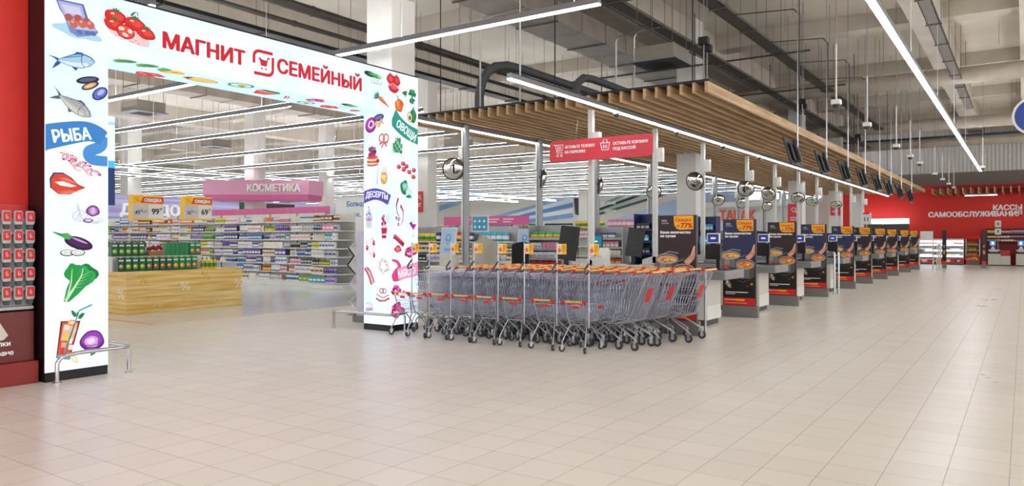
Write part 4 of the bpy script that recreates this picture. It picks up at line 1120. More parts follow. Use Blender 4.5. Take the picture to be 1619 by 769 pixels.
for k, (y, x0, x1) in enumerate(((11.1, -34, -13.6), (13.3, -36, -11.6), (16.6, -40, -11.8), (19.7, -44, -11.6), (22.6, -48, -11.6), (25.4, -52, -11.6), (28.2, -56, -11.6), (31.2, -60, -11.6), (34.2, -62, -11.6), (37.6, -62, -11.6), (41, -62, -11.6), (44.5, -62, -11.6), (48, -62, -11.6))):
    strip('strip light across the shop ceiling, %s row behind the portal' % (ORD + ['twelfth', 'thirteenth'])[k], (x0, y, ZS), (x1, y, ZS), 'shop strip lights', [x1 - x0 - 1 - 4.5 * j for j in range(int((x1 - x0) / 4.5))], w=.055, lip=.0035)
for k, x in enumerate((-30, -33.5)):
    strip('lengthwise strip light under the shop ceiling, %s' % ('nearer the portal', 'nearer the left wall')[k], (x, 8, ZS - .08), (x, 50, ZS - .08), 'lengthwise shop lights', [3 + 5 * j for j in range(8)], w=.048)
for k, (y, x0, x1) in enumerate(((5.4, -20, -9.3), (2.2, -8, -3.2), (-1.5, -8.4, -3.2), (-5, -8.4, -3.2), (-8.5, -8.4, -3.2))):  # lamps out of view, added to light the floor before the portal
    strip('added unseen strip light over the near hall floor, row %s the camera' % ('beyond', 'above', 'just behind', 'behind', 'farthest behind')[k], (x0, y, 4.5), (x1, y, 4.5), 'added near hall lights', [1, 4])
strip('added unseen long strip light over the right side of the hall', (3.2, -6, 4.6), (3.2, 41, 4.6), 'long hall lights', [5, 15, 25, 35], w=.09)  # out of view, added as fill light for the hall
strip('added unseen strip light over the far half of the hall, nearest its right side', (1.3, 14, 4.6), (1.3, 44, 4.6), 'long hall lights', [5, 15, 25], w=.09)  # out of view, added to brighten the far hall floor
strip('short lamp under the wall canopy in front of the red wall', (-2.7, 48.3, 3.84), (-1.2, 48.3, 3.84), 'wall canopy lamps', [], up=False)
strip('second short lamp under the wall canopy further right', (3.3, 48.3, 3.84), (4.8, 48.3, 3.84), 'wall canopy lamps', [], up=False)

# televisions hung along the edge of the canopy, seen edge on
TVB = mat('black_television_plastic', '0d0d10', .25)
TVS = mat('dark_television_screen', '15171c', .1)
def make_tv():
    t = thing('hanging_television', 'television', 'television')
    M = Matrix.Rotation(R(-17), 4, 'Y')
    MB().box(-.045, -.48, -.3, .0, .48, .3).xf(M).build('casing', TVB, t, bevel=.01)
    MB().box(-.048, -.455, -.275, -.045, .455, .275).xf(M).build('screen', TVS, t)
    MB().box(.0, -.3, -.2, .05, .3, .15).xf(M).build('rear_cover', TVB, t, bevel=.015)
    MB().box(.05, -.09, -.22, .11, .09, .24).xf(M).build('mount', TVB, t, bevel=.006)
    MB().tube((.07, 0, .1), (.07, 0, 1.5), .016, 8).tube((.07, 0, 1.5), (.07, 0, 4.7), .01, 6).build('hanger_pole', WIRE2, t)
    return t
tv = make_tv(); kids(tv)
for k, y in enumerate((16.32, 19.1, 21.75, 24.4, 27.1, 29.65, 32.4, 35.6)):
    lab = 'black television hung at the canopy edge, %s from the carts' % ORD[k]
    if k == 0: tv.location = (-3.98, y, 3.3); tv['label'] = lab; tv['group'] = 'televisions along the canopy'
    else: dup(tv, (-3.98, y, 3.3), 0, lab, 'televisions along the canopy')
CAMW = mat('white_camera_housing', 'dddcd8', .4)
def make_camera():
    t = thing('ceiling_camera', 'camera', 'security camera')
    MB().box(-.085, -.085, -.03, .085, .085, .06).build('housing', CAMW, t, bevel=.012)
    MB().lathe([(.07, -.03), (.066, -.055), (.045, -.085), (.01, -.1)], n=14).build('dome', PLASTD, t, True)
    MB().tube((0, 0, .06), (0, 0, 1.1), .016, 8).build('lower_rod', CAMW, t, True)
    MB().tube((0, 0, 1.1), (0, 0, 3.95), .008, 6).build('upper_rod', POLEG, t, True)
    return t
cm = make_camera(); kids(cm)
spots = [(-2.9, 15.0), (-2.9, 18.35), (-2.9, 22.99), (-2.9, 26.04), (-2.9, 28.58), (-2.9, 33.79), (-2.9, 37.11), (-2.9, 40.4), (-2.9, 43.45), (-1.25, 32.5)]
for k, (x, y) in enumerate(spots):
    lab = 'white ceiling camera on a thin rod, %s' % ('%s in the line from the carts' % ORD[k] if k < 9 else 'alone beside the end of the long strip light')
    if k == 0: cm.location = (x, y, 4.03); cm['label'] = lab; cm['group'] = 'ceiling cameras'
    else: dup(cm, (x, y, 4.03 if k < 9 else 4.1), 0, lab, 'ceiling cameras')
# red hanging sign over the carts
SIGNR = mat('coral_red_sign', 'd83a48', .45, noise=.02)
t = thing('hanging_sign', 'coral red hanging sign with cart and basket symbols over the carts', 'hanging sign', (-6.45, 12.3, 2.955))
w, h, r = 1.06, .395, .09
pts = [(-w, 0)] + [(w - r + r * math.sin(R(q)), r - r * math.cos(R(q))) for q in range(0, 91, 15)] + [(w, h)] + [(-w + r - r * math.sin(R(q)), h - r + r * math.cos(R(q))) for q in range(0, 91, 15)]
MB().prism(pts, -.012, .012, 'Y').build('board', SIGNR, t)
a = Art(); c = 'fbe9ea'
# cart symbol
a.line([(.08, .32), (.13, .32), (.16, .2), (.165, .165)], .014, c); a.line([(.14, .315), (.3, .315), (.285, .205), (.155, .205)], .014, c); a.line([(.165, .165), (.3, .165)], .012, c)
for k in range(3): a.line([(.18 + .035 * k, .295), (.185 + .032 * k, .225)], .016, c)
a.ring(.18, .115, .014, .027, c, n=14); a.ring(.265, .115, .014, .027, c, n=14)
a.text('ОСТАВЬТЕ ТЕЛЕЖКУ', .34, .24, .052, c, 'l', .05, .64); a.text('НА ПАРКОВКЕ', .34, .145, .052, c, 'l', .05, .44)
a.line([(1.09, .29), (1.29, .29)], .016, c); a.line([(1.1, .28), (1.125, .16), (1.255, .16), (1.28, .28)], .016, c); a.line([(1.14, .29), (1.17, .36)], .016, c); a.line([(1.24, .29), (1.21, .36)], .016, c)
for k in range(3): a.line([(1.155 + .035 * k, .255), (1.155 + .035 * k, .19)], .016, c)
a.text('ОСТАВЬТЕ КОРЗИНУ', 1.35, .24, .052, c, 'l', .05, .69); a.text('ПОД КАССОЙ', 1.35, .145, .052, c, 'l', .05, .45)
a.build('sign_print', (-w, -.012, 0), (1, 0, 0), (0, 0, 1), t)
for x in (-.5, .3): MB().tube((x, .15, 1.05), (x, 0, h), .0025, 4).build('hanging_wire', STEEL, t)

# small dome cameras clipped to the light strip over the belts
DOME = mat('dark_dome', '2a2b2e', .15)
pd = None
for k, y in enumerate((12.9, 15.9, 19.0, 22.2, 28.6, 32.0, 35.5)):
    lab = 'small white dome camera on the canopy light strip, %s from the front' % ORD[k]
    if pd is None:
        pd = thing('dome_camera', lab, 'security camera', (-6.4, y, 3.885), 0, 'dome cameras on the light strip')
        MB().lathe([(.055, -.03), (.065, -.02), (.065, 0), (.03, .003)], n=14).build('housing', CAMW, pd, True)
        MB().lathe([(.01, -.085), (.035, -.075), (.05, -.05), (.052, -.03)], n=14).build('dome', DOME, pd, True)
        kids(pd)
    else: dup(pd, (-6.4, y, 3.885), 0, lab)
# ---------------------------------------------------------------- services under the ceiling
DUCT = mat('galvanised_duct', 'aca193', .5, .15, noise=.12, scale=2)
TRAY = mat('dark_cable_tray', '5f5850', .6, .2, noise=.1)
PIPE = mat('dark_service_pipe', '4d4842', .5, .3, noise=.1)
FLEX = mat('grey_flexible_hose', '55575a', .6)
BLK = mat('black_speaker_plastic', '0e0e0f', .5)
UNIT = mat('air_unit_grey', '8a8378', .5, noise=.06)
def duct_run(name, label, cat, p, q, w, h, m=DUCT, ribs=2.4, hang=8.0, flange=.02, group=None):
    """rectangular duct or tray between two points along x or y, with flanges and hanger rods"""
    p, q = Vector(p), Vector(q); L = (q - p).length; d = (q - p).normalized()
    t = thing(name, label, cat, p, math.atan2(d.y, d.x), group)
    n = max(2, int(L / ribs))
    mb = MB().box(0, -w / 2, 0, L, w / 2, h)
    for i in range(n + 1):
        x = i * L / n
        mb.box(x - .02, -w / 2 - flange, -flange, x + .02, w / 2 + flange, h + flange)
    mb.build('body', m, t)
    mb = MB()
    for i in range(n):
        for s_ in (-1, 1): mb.tube(((i + .5) * L / n, s_ * (w / 2 + .02), -.02), ((i + .5) * L / n, s_ * (w / 2 + .02), hang - p.z), .007, 4)
        mb.box((i + .5) * L / n - .015, -w / 2 - .04, -.03, (i + .5) * L / n + .015, w / 2 + .04, -.005)
    mb.build('hanger', TRAY, t)
    return t
def cable_tray(label, p, q, w=.3, m=TRAY, group=None):
    p, q = Vector(p), Vector(q); L = (q - p).length; d = (q - p).normalized()
    t = thing('cable_tray', label, 'cable tray', p, math.atan2(d.y, d.x), group)
    mb = MB().box(0, -w / 2, 0, L, -w / 2 + .015, .07).box(0, w / 2 - .015, 0, L, w / 2, .07).box(0, -w / 2, 0, L, w / 2, .008)
    mb.build('tray', m, t)
    mb = MB(); rd = random.Random(int(L * 10))
    for k in range(7): mb.path([(L * i / 8, -w * .35 + w * .7 * k / 6 + rd.uniform(-.02, .02), .03 + rd.uniform(0, .03)) for i in range(9)], .014, 5)
    mb.build('cables', PIPE, t)
    mb = MB()
    for i in range(int(L / 2.2)):
        x = 1 + i * 2.2
        for s_ in (-1, 1): mb.tube((x, s_ * (w / 2 + .02), -.02), (x, s_ * (w / 2 + .02), 8 - p.z), .006, 4)
        mb.box(x - .015, -w / 2 - .04, -.03, x + .015, w / 2 + .04, 0)
    mb.build('hanger', TRAY, t)
    return t
def round_pipe(name, label, cat, pts, r, m, n=12, rings=0, group=None):
    t = thing(name, label, cat, pts[0], 0, group)
    o = Vector(pts[0])
    MB().path([Vector(p) - o for p in pts], r, n).build('pipe', m, t, True)
    if rings:
        mb = MB()
        for a_, b_ in zip(pts, pts[1:]):
            a_, b_ = Vector(a_), Vector(b_); L = (b_ - a_).length; d = (b_ - a_).normalized()
            if L < 1: continue
            for i in range(int(L / rings)):
                c = a_ + d * (i + .5) * rings - o
                mb.path([c - d * .02, c + d * .02], r + .012, n)
        if mb.v: mb.build('joint_ring', m, t, True)
    return t
cable_tray('grey cable tray running lengthwise above the middle of the hall', (-5.5, 4, 6.5), (-5.5, 40, 6.5), .34)
cable_tray('dark cable tray running lengthwise right of the long strip light', (-1.74, 8, 6.5), (-1.74, 34, 6.5), .26)
cable_tray('wire cable tray running lengthwise above the canopy', (-6.9, 4, 6.3), (-6.9, 44, 6.3), .3)
cable_tray('black cable tray passing lengthwise behind the column above the portal', (-12.6, 2, 5.6), (-12.6, 44, 5.6), .35, BLKST)
duct_run('air_duct', 'wide grey air duct running lengthwise over the canopy', 'air duct', (-9.6, 4, 6.6), (-9.6, 46, 6.6), 1.1, .5)
duct_run('air_duct', 'grey air duct crossing over the shop beyond the portal', 'air duct', (-23, 21.5, 5.4), (-13.3, 21.5, 5.4), .8, .45)
duct_run('air_duct', 'flat air duct crossing the shop farther back', 'air duct', (-23, 30, 5.5), (-13.3, 30, 5.5), .9, .45)
duct_run('air_duct', 'air duct running lengthwise deep in the shop', 'air duct', (-24, 12, 6.5), (-24, 48, 6.5), .9, .45)
duct_run('air_duct', 'air duct along the left side of the shop', 'air duct', (-38, 12, 6.3), (-38, 48, 6.3), .8, .4)
round_pipe('round_duct', 'round air duct crossing the hall with a bend down on the right', 'air duct', [(-16, 27.6, 6.65), (.6, 27.6, 6.65), (1.0, 27.6, 6.55), (1.2, 27.6, 6.3), (1.2, 27.6, 5.5)], .27, DUCT, 16, 1.6)
round_pipe('round_duct', 'round air duct crossing farther back in the hall', 'air duct', [(-20, 38.5, 6.6), (9, 38.5, 6.6)], .27, DUCT, 16, 1.6)
round_pipe('round_duct', 'pale round duct crossing near the back wall', 'air duct', [(-14, 45, 6.5), (10, 45, 6.5)], .24, DUCT, 16, 1.6)
BLUED = mat('blue_duct_wrap', '3f5878', .6, noise=.05)
duct_run('air_duct', 'blue wrapped duct high near the back wall', 'air duct', (-12, 47.5, 6.6), (4, 47.5, 6.6), .8, .5, BLUED)
round_pipe('flexible_hose', 'grey flexible hose bending down onto the canopy', 'hose', [(-9.5, 12.7, 4.24), (-9.5, 12.7, 4.5), (-9.46, 12.74, 4.8), (-9.4, 12.85, 5.02), (-9.33, 13.05, 5.17), (-9.28, 13.4, 5.25), (-9.25, 14, 5.27), (-9.25, 21, 5.27)], .1, FLEX, 12)
round_pipe('flexible_hose', 'short flexible hose above the canopy beside the strip light', 'hose', [(-7.3, 12.9, 4.24), (-7.3, 12.95, 4.4), (-7.3, 13.05, 4.6), (-7.3, 13.25, 4.72), (-7.3, 13.6, 4.76), (-7.3, 19, 4.76)], .08, FLEX, 10)
round_pipe('service_pipe', 'dark service pipe running lengthwise above the portal', 'pipe', [(-11.0, 2, 5.75), (-11.0, 44, 5.75)], .09, PIPE, 10, 3)
round_pipe('service_pipe', 'second dark pipe running lengthwise beside the black tray', 'pipe', [(-11.5, 2, 5.6), (-11.5, 44, 5.6)], .05, PIPE, 8, 3)
round_pipe('service_pipe', 'thin brown pipe lengthwise under the ceiling beams', 'pipe', [(-8.0, 3, 6.9), (-8.0, 46, 6.9)], .03, PIPE, 8, 0)
round_pipe('service_pipe', 'thin pipe crossing over the front of the hall', 'pipe', [(-12, 13.5, 6.2), (-4.6, 13.5, 6.2)], .025, PIPE, 8, 0)
round_pipe('service_pipe', 'thin pipe crossing the hall behind the first camera', 'pipe', [(-12, 20.5, 6.4), (-4.6, 20.5, 6.4)], .025, PIPE, 8, 0)
round_pipe('service_pipe', 'thin pipe crossing the hall in front of the round duct', 'pipe', [(-12, 25.2, 6.3), (-4.6, 25.2, 6.3)], .025, PIPE, 8, 0)
round_pipe('service_pipe', 'dark rain pipe hanging down at the upper right', 'pipe', [(.55, 13.5, 7.5), (.55, 13.5, 6.2), (1.2, 13.6, 6.1), (3, 13.6, 6.1)], .06, PIPE, 10, 0)
# conduits that hang down to the televisions: bent thin tubes
for k, y in enumerate((16.32, 19.1, 21.75, 24.4)):
    round_pipe('bent_conduit', 'thin bent conduit coming down to the %s television' % ORD[k], 'conduit', [(-3.9, y + .1, 4.9), (-3.9, y + .1, 6.2), (-4.0, y + .05, 6.32), (-5.3, y, 6.4)], .014, PIPE, 6, 0, 'conduits to the televisions')
for k, (x, y) in enumerate(((-9.4, 11.6), (-8.6, 11.9), (-7.7, 14.5), (-7.2, 14.4))):
    round_pipe('bent_conduit', 'bare conduit standing on the canopy, %s from the portal' % ORD[k], 'conduit', [(x, y + 1.0, 4.25), (x, y + 1, 6.0), (x + .08, y + 1, 6.1), (x + .6, y + 1, 6.12)], .02, STEEL, 6, 0, 'conduits on the canopy')
# air conditioning cassettes
def cassette(label, x, y, z, s=.85):
    t = thing('air_unit', label, 'air conditioner', (x, y, z))
    MB().box(-s / 2, -s / 2, .03, s / 2, s / 2, .32).build('casing', UNIT, t, bevel=.01)
    MB().box(-s / 2 - .06, -s / 2 - .06, 0, s / 2 + .06, s / 2 + .06, .03).build('grille_frame', HOUS, t)
    mb = MB()
    for i in range(8): mb.box(-s * .3, -s * .3 + i * s * .085, -.012, s * .3, -s * .3 + i * s * .085 + .02, 0)
    mb.build('grille', PIPE, t)
    mb = MB()
    for a_ in (-1, 1):
        for b_ in (-1, 1): mb.tube((a_ * s * .45, b_ * s * .45, .32), (a_ * s * .45, b_ * s * .45, 8 - z), .008, 4)
    mb.build('hanger', TRAY, t)
for lab, x, y, z in (('square air unit with grille above the near end of the canopy', -6.4, 11.4, 5.75), ('square air unit above the canopy behind the strip light end', -6.2, 14.6, 5.1), ('square air unit under the shop ceiling seen left through the portal', -21, 11.9, 5.1),
                     ('square air unit under the shop ceiling seen right through the portal', -15.5, 16.2, 5.2), ('square air unit farther back in the shop left', -28, 19, 5.3), ('square air unit farther back in the shop right', -19, 24, 5.2)): cassette(lab, x, y, z)
# pairs of little black speakers on rods
for k, y in enumerate((13.9, 14.5, 21.6, 22.4, 30, 31)):
    t = thing('black_speaker', 'small black speaker box under the ceiling, %s from the front' % ORD[k], 'speaker', (-5.05 - .15 * (k % 2), y, 5.2), 0, 'small black ceiling speakers')
    MB().box(-.09, -.07, 0, .09, .07, .14).build('box', BLK, t, bevel=.006)
    MB().tube((0, 0, .14), (0, 0, 2.8), .008, 5).tube((0, 0, -1.0), (0, 0, 0), .012, 6).build('rod', STEEL, t)
# loose hanger rods left in the slab
rd = random.Random(21)
mb = MB()
for k in range(520):
    x = rd.uniform(-40, 4); y = rd.uniform(6, 46)
    if any(abs(x - q) < w_ for q, w_ in ((-9.6, .75), (-5.5, .3), (-1.72, .3), (-6.9, .3), (-12.6, .35), (-24, .6), (-38, .6), (-11, .25), (-11.5, .2))) or any(abs(y - q) < .6 for q in (21.5, 30, 27.6, 38.5, 45, 47.5, 13.5, 20.5, 25.2)): continue
    L = rd.uniform(.6, 1.9)
    mb.tube((x, y, 8.0 - L), (x, y, 8.0), .005, 3, cap=False)
o = tag(mb.build('hanger_rods', TRAY), 'many thin loose hanger rods dangling from the concrete ceiling', 'hanger rods', None, 'stuff')
# vent box and siren on the column
t = thing('column_siren', 'small beige alarm siren box on the white column above the portal', 'alarm siren', (-8.41, 9.3, 5.55))
MB().box(0.002, -.1, -.12, .08, .1, .12).build('box', mat('beige_plastic', 'c3b8a2', .5), t, bevel=.008)
MB().lathe([(.05, 0), (.055, .02), (.03, .05)], (.08, 0, 0), 12, axis='X').build('horn', mat('beige_plastic'), t, True)
MB().box(.01, -.03, .12, .03, .03, 2.2).build('cable_duct', PIPE, t)
# ceiling recesses: pale slabs between the beams
# blue round sign at the right edge
t = thing('round_sign', 'round blue hanging sign with white rim at the right edge', 'hanging sign', (.16, 16.0, 3.65))
MB().lathe([(.34, -.015), (.34, .015)], n=28, axis='Y').build('rim', WHITEP, t)
MB().lathe([(.3, -.02), (.3, .02)], n=28, axis='Y').build('disc', mat('blue_sign', '1f3f8f', .4), t)
MB().tube((0, 0, .34), (0, 0, 4.35), .008, 6).build('hanger_rod', STEEL, t)
# ---------------------------------------------------------------- the shop: goods
PAL = dict(white='e6e4de', cream='e3d7b8', blue='2c6fb5', navy='262d78', cyan='48b4cf', purple='5d3b97', orange='e27a2a', pink='e083a8', red='c42a2c', green='3f9a4f', lime='a8c93a', yellow='ecc83a', black='26252a', brown='7a4a2c', silver='b9bcc2', teal='2f98a0', lilac='a99cd0')
_PM = {}
def gmat(c): return mat('goods_' + c, PAL[c], .35, noise=.03)
def goods_mesh(kind, c, w, h):
    """one product: body with a cap or a label in a second colour"""
    k = (kind, c, round(w, 3), round(h, 3))
    if k in _PM: return _PM[k]
    mb = MB(); r = w / 2
    c2 = {'white': ('silver', 'cream', 'blue', 'lilac', 'pink')[int(w * 1000) % 5], 'cream': 'brown', 'navy': 'white', 'purple': 'white', 'cyan': 'white', 'blue': 'white', 'black': 'silver', 'silver': 'navy', 'green': 'yellow', 'orange': 'white', 'yellow': 'green', 'lime': 'white', 'red': 'yellow', 'pink': 'white', 'brown': 'cream', 'teal': 'white', 'lilac': 'purple'}[c]
    if kind == 'bottle':
        mb.lathe([(r * .9, 0), (r, h * .04), (r, h * .62), (r * .85, h * .72), (r * .35, h * .8), (r * .35, h * .84)], n=8)
        mb.lathe([(r * .45, h * .83), (r * .45, h * .99), (r * .3, h)], n=8, m=1)
        mb.lathe([(r * 1.01, h * .15), (r * 1.01, h * .5)], n=8, m=1)
    elif kind == 'jar':
        mb.lathe([(r * .92, 0), (r, h * .08), (r, h * .68), (r * .9, h * .75)], n=10)
        mb.lathe([(r * .98, h * .74), (r * .98, h * .98), (r * .9, h)], n=10, m=1)
    elif kind == 'tube':
        mb.lathe([(r * .6, 0), (r * .62, h * .2)], n=8, m=1)
        d = h * .2
        mb.add([(-r, -.012, d), (r, -.012, d), (r, .012, d), (-r, .012, d), (-r, -.003, h), (r, -.003, h), (r, .003, h), (-r, .003, h)], [(3, 2, 1, 0), (4, 5, 6, 7), (0, 1, 5, 4), (1, 2, 6, 5), (2, 3, 7, 6), (3, 0, 4, 7)])
    elif kind == 'bag':
        n = 8; vs = []; 
        for i in range(n + 1):
            v = i / n; t = .045 * math.sin(PI * v) + .004; ww = r * (1 - .08 * math.sin(PI * v))
            vs += [(-ww, -t, v * h), (ww, -t, v * h), (ww, t, v * h), (-ww, t, v * h)]
        fs = [(0, 3, 2, 1), (4 * n, 4 * n + 1, 4 * n + 2, 4 * n + 3)]
        ms = [0, 0]
        o = len(mb.v)
        for i in range(n):
            for j in range(4): fs.append((4 * i + j, 4 * i + (j + 1) % 4, 4 * i + 4 + (j + 1) % 4, 4 * i + 4 + j))
        mb.v = vs; mb.f = fs; mb.m = [1 if 2 <= q and 2 <= (q - 2) // 4 <= 4 else 0 for q in range(len(fs))]
    else:  # box / pack
        d = min(.1, w * .8)
        mb.box(-r, -d / 2, 0, r, d / 2, h)
        mb.box(-r * .85, -d / 2 - .002, h * .3, r * .85, -d / 2, h * .62, 1)
        if kind == 'pack': mb.prism([(-r * .3, h), (r * .3, h), (0, h + .03)], -.003, .003, 'Y', 1)
    me = bpy.data.meshes.new(kind)
    me.from_pydata(mb.v, [], mb.f); me.materials.append(gmat(c)); me.materials.append(gmat(c2))
    me.polygons.foreach_set('material_index', mb.m)
    me.update()
    _PM[k] = me
    return me
KINDNAME = dict(bottle='plastic_bottle', jar='screw_jar', tube='squeeze_tube', box='carton_box', pack='soft_pack', bag='snack_bag')
COUNT = {}
def goods(kind, c, w, h, loc, rz, label, group):
    nm = KINDNAME[kind]
    COUNT[nm] = COUNT.get(nm, 0) + 1
    o = bpy.data.objects.new(nm, goods_mesh(kind, c, w, h))
    COL.objects.link(o)
    o.location = loc; o.rotation_euler = (0, 0, rz)
    return tag(o, label, nm.split('_')[1], group)
SHELFW = mat('white_shelf_enamel', 'dddbd4', .4, noise=.02)
SHELFG = mat('grey_shelf_enamel', '8d8f90', .4, noise=.04)
RAIL = mat('shelf_price_rail', 'd8d6cb', .4)
PINK = mat('pink_panel', 'd9679a', .5, noise=.02)
PINK2 = mat('pale_pink_panel', 'e3a3c0', .5, noise=.02)
LEV = [.17, .44, .70, .95, 1.20, 1.46, 1.73, 2.02]
def make_unit(name, label, w, d, levels, top, m=SHELFW, back=True):
    """shelving unit, front towards -y, x 0..w"""
    t = thing(name, label, 'shelving unit')
    MB().box(0, .0, 0, w, d, levels[0] - .02).build('base', m, t, bevel=.006)
    MB().box(0, d - .03, levels[0], w, d, top).build('back_panel', m, t)
    for i, z in enumerate(levels):
        dd = 0 if i == 0 else .1 + .02 * i
        mb = MB().box(0, dd, z - .025, w, d - .03, z)
        mb.box(.005, dd - .012, z - .027, w - .005, dd, z + .006, 1)
        for k in range(int(w / .3)): mb.box(.06 + k * .3, dd - .015, z - .024, .12 + k * .3, dd - .011, z + .006, 2)
        mb.build('shelf', [m, RAIL, mat('price_ticket', 'f0e6b0', .5)], t)
    for x in (0.01, w - .01): MB().box(x - .01, d - .05, levels[0], x + .01, d - .0, top + .02).build('upright', SHELFG, t)
    return t
nthS = ['lowest', 'second', 'third', 'fourth', 'fifth', 'sixth', 'seventh', 'top']
UW = 1.34
rd = random.Random(42)
gu = make_unit('shelving_unit', '', UW - .005, .55, LEV, 2.3); kids(gu)
PCHO = ['white'] * 16 + ['cream'] * 3 + ['silver'] * 2 + ['blue', 'cyan', 'navy', 'purple', 'silver', 'silver', 'black', 'green', 'orange', 'pink', 'lilac', 'red', 'teal', 'yellow']
def fill(x0, x1, y, z, hmax, where, cols=None, kinds=None, gap=.012):
    """rows of goods side by side on one shelf; goods of one sort stand together"""
    x = x0; tries = 0
    while x < x1 - .07:
        kind = rd.choice(kinds or ['bottle', 'bottle', 'box', 'pack', 'jar', 'tube', 'bottle', 'box'])
        c = rd.choice(cols or PCHO)
        w = dict(bottle=rd.uniform(.07, .1), jar=rd.uniform(.08, .11), tube=rd.uniform(.065, .09), box=rd.uniform(.08, .16), pack=rd.uniform(.12, .2), bag=rd.uniform(.17, .23))[kind]
        h = min(hmax, dict(bottle=rd.uniform(.17, .22), jar=rd.uniform(.12, .16), tube=rd.uniform(.16, .2), box=rd.uniform(.15, .21), pack=rd.uniform(.16, .21), bag=rd.uniform(.24, .3))[kind])
        n = rd.randint(3, 6)
        sort = '%s %s' % (c, KINDNAME[kind].replace('_', ' '))
        key = (sort, where)
        SEEN[key] = SEEN.get(key, 0) + 1
        if SEEN[key] > 1:
            tries += 1
            if tries < 8: continue
        for i in range(n):
            if x + w > x1: x = x1; break
            goods(kind, c, w, h, (x + w / 2, y, z + .0005), 0, '%s on %s' % (sort, where), '%ss, %s' % (sort, where))
            x += w + gap
        x += .01
SEEN = {}
NU = 12
for k in range(NU):
    x0 = -18.05 - UW * (k + 1)
    lab = 'white shelving unit full of toiletries below the pink strip, %s' % ('next to the rounded end' if k == 0 else '%s unit from its right end' % ORD[k] if k < 11 else 'farthest left')
    if k == 0: gu.location = (x0, 15.6, 0); gu['label'] = lab; gu['group'] = 'toiletries shelving'
    else: dup(gu, (x0, 15.6, 0), 0, lab, 'toiletries shelving')
    if k > 9: continue
    for i, z in enumerate(LEV):
        if k > 2 and i < 2: continue      # these shelves are hidden behind the wooden juice display
        dd = 0 if i == 0 else .1 + .02 * i
        cols = None
        if k in (2, 3) and i in (2, 3, 4, 5): cols = ['navy', 'purple', 'blue', 'white']
        if k in (4,) and i in (3, 4): cols = ['orange', 'white', 'yellow']
        if k == 0 and i in (2, 4, 5): cols = ['black', 'silver', 'white', 'black']
        if k in (6, 7): cols = ['orange', 'white', 'navy', 'brown', 'cream', 'white']
        fill(x0 + .02, x0 + UW - .025, 15.6 + dd + .075, z, .2, 'the %s shelf of the %s toiletries unit' % (nthS[i], ORD[k]), cols)
# rounded end unit standing forward
t = thing('end_shelving_unit', 'rounded white end unit of the toiletries shelving left of the right pillar', 'shelving unit', (-17.95, 15.15, 0), 0)
def rnd(w, d, q): return [(0, d), (0, q), (.15, q * .4), (.4, 0), (w - .4, 0), (w - .15, q * .4), (w, q), (w, d)]
MB().prism(rnd(1.35, .9, .3), 0, .13, 'Z').build('base', SHELFW, t, bevel=.01)
MB().box(.05, .86, .13, 1.3, .9, 2.25).build('back_panel', SHELFW, t)
for i, z in enumerate(LEV):
    mb = MB().prism([(a_, b_ + .012 * i + (.06 if i else 0)) for a_, b_ in rnd(1.35, .86 - .012 * i - (.06 if i else 0), .28)], z - .03, z, 'Z')
    mb.build('shelf', SHELFW, t)
    fill(-17.95 + .12, -17.95 + 1.26, 15.15 + .15 + .012 * i + (.06 if i else 0), z, .2, 'the %s shelf of the rounded end unit' % nthS[i],
         [['lime', 'lilac', 'blue', 'teal', 'cyan'], ['green', 'cream', 'lilac'], ['green', 'black', 'white'], ['white', 'silver'], ['red', 'orange', 'yellow', 'white'], ['green', 'white', 'cyan'], ['white', 'pink', 'silver'], ['brown', 'cream']][i], ['bottle', 'box', 'pack'] if i else ['pack', 'bottle'])
# pink strip with raised panels above the shelving
t = thing('header_strip', 'long pink header strip above the toiletries shelving', 'header', (-25.4, 16.2, 2.24))
mb = MB().box(0, 0, 0, 7.4, .04, .27)
for k in range(6): mb.box(k * 1.34 - .012 + .1, -.006, .0, k * 1.34 + .1, 0, .27, 1)
mb.build('panel', [PINK, PINK2], t)
for k in range(3): MB().box(.4 + k * 3.2, .045, -2.24, .44 + k * 3.2, .075, .27).build('bracket', SHELFG, t)
LETW = mat('white_raised_letters', 'f8f7f4', .5, noise=0)
# lilac feature wall with white letters
LIL = bpy.data.materials.new('lilac_striped_wall'); LIL.use_nodes = True
nt = LIL.node_tree; b = nt.nodes['Principled BSDF']; b.inputs['Roughness'].default_value = .5
tc = nt.nodes.new('ShaderNodeTexCoord'); wv = nt.nodes.new('ShaderNodeTexNoise'); mp = nt.nodes.new('ShaderNodeMapping'); mp.inputs['Scale'].default_value = (.2, .08, 4); wv.inputs['Scale'].default_value = 1.6
rp = nt.nodes.new('ShaderNodeValToRGB'); rp.color_ramp.elements[0].color = (*lin('8f8cc4'), 1); rp.color_ramp.elements[1].color = (*lin('c3c1e0'), 1); rp.color_ramp.elements[0].position = .35; rp.color_ramp.elements[1].position = .65
nt.links.new(tc.outputs['Object'], mp.inputs[0]); nt.links.new(mp.outputs[0], wv.inputs['Vector']); nt.links.new(wv.outputs['Fac'], rp.inputs['Fac']); nt.links.new(rp.outputs['Color'], b.inputs['Base Color'])
w_ = thing('feature_panel', 'lilac feature panel with white letters high behind the toiletries shelving', 'wall panel', (-36, 16, 0))
MB().box(-.2, 0, 0, 0, 18, 3.6).build('panel', LIL, w_)
letters('lettering', 'ДЛЯ ДОМА', (0, 3.2, 2.66), (0, 1, 0), (0, 0, 1), .52, .06, LETW, w_, 'l', .06, 4.4)
GP = mat('dark_green_poster', '27523a', .5, noise=.4, scale=3)
MB().box(.0, 9.9, 2.5, .03, 10.7, 3.5).build('green_poster', GP, w_)
MB().box(.0, 11.7, 2.5, .03, 13.7, 3.5).build('dark_poster', mat('dark_poster', '2b2722', .5, noise=.3, scale=2), w_)
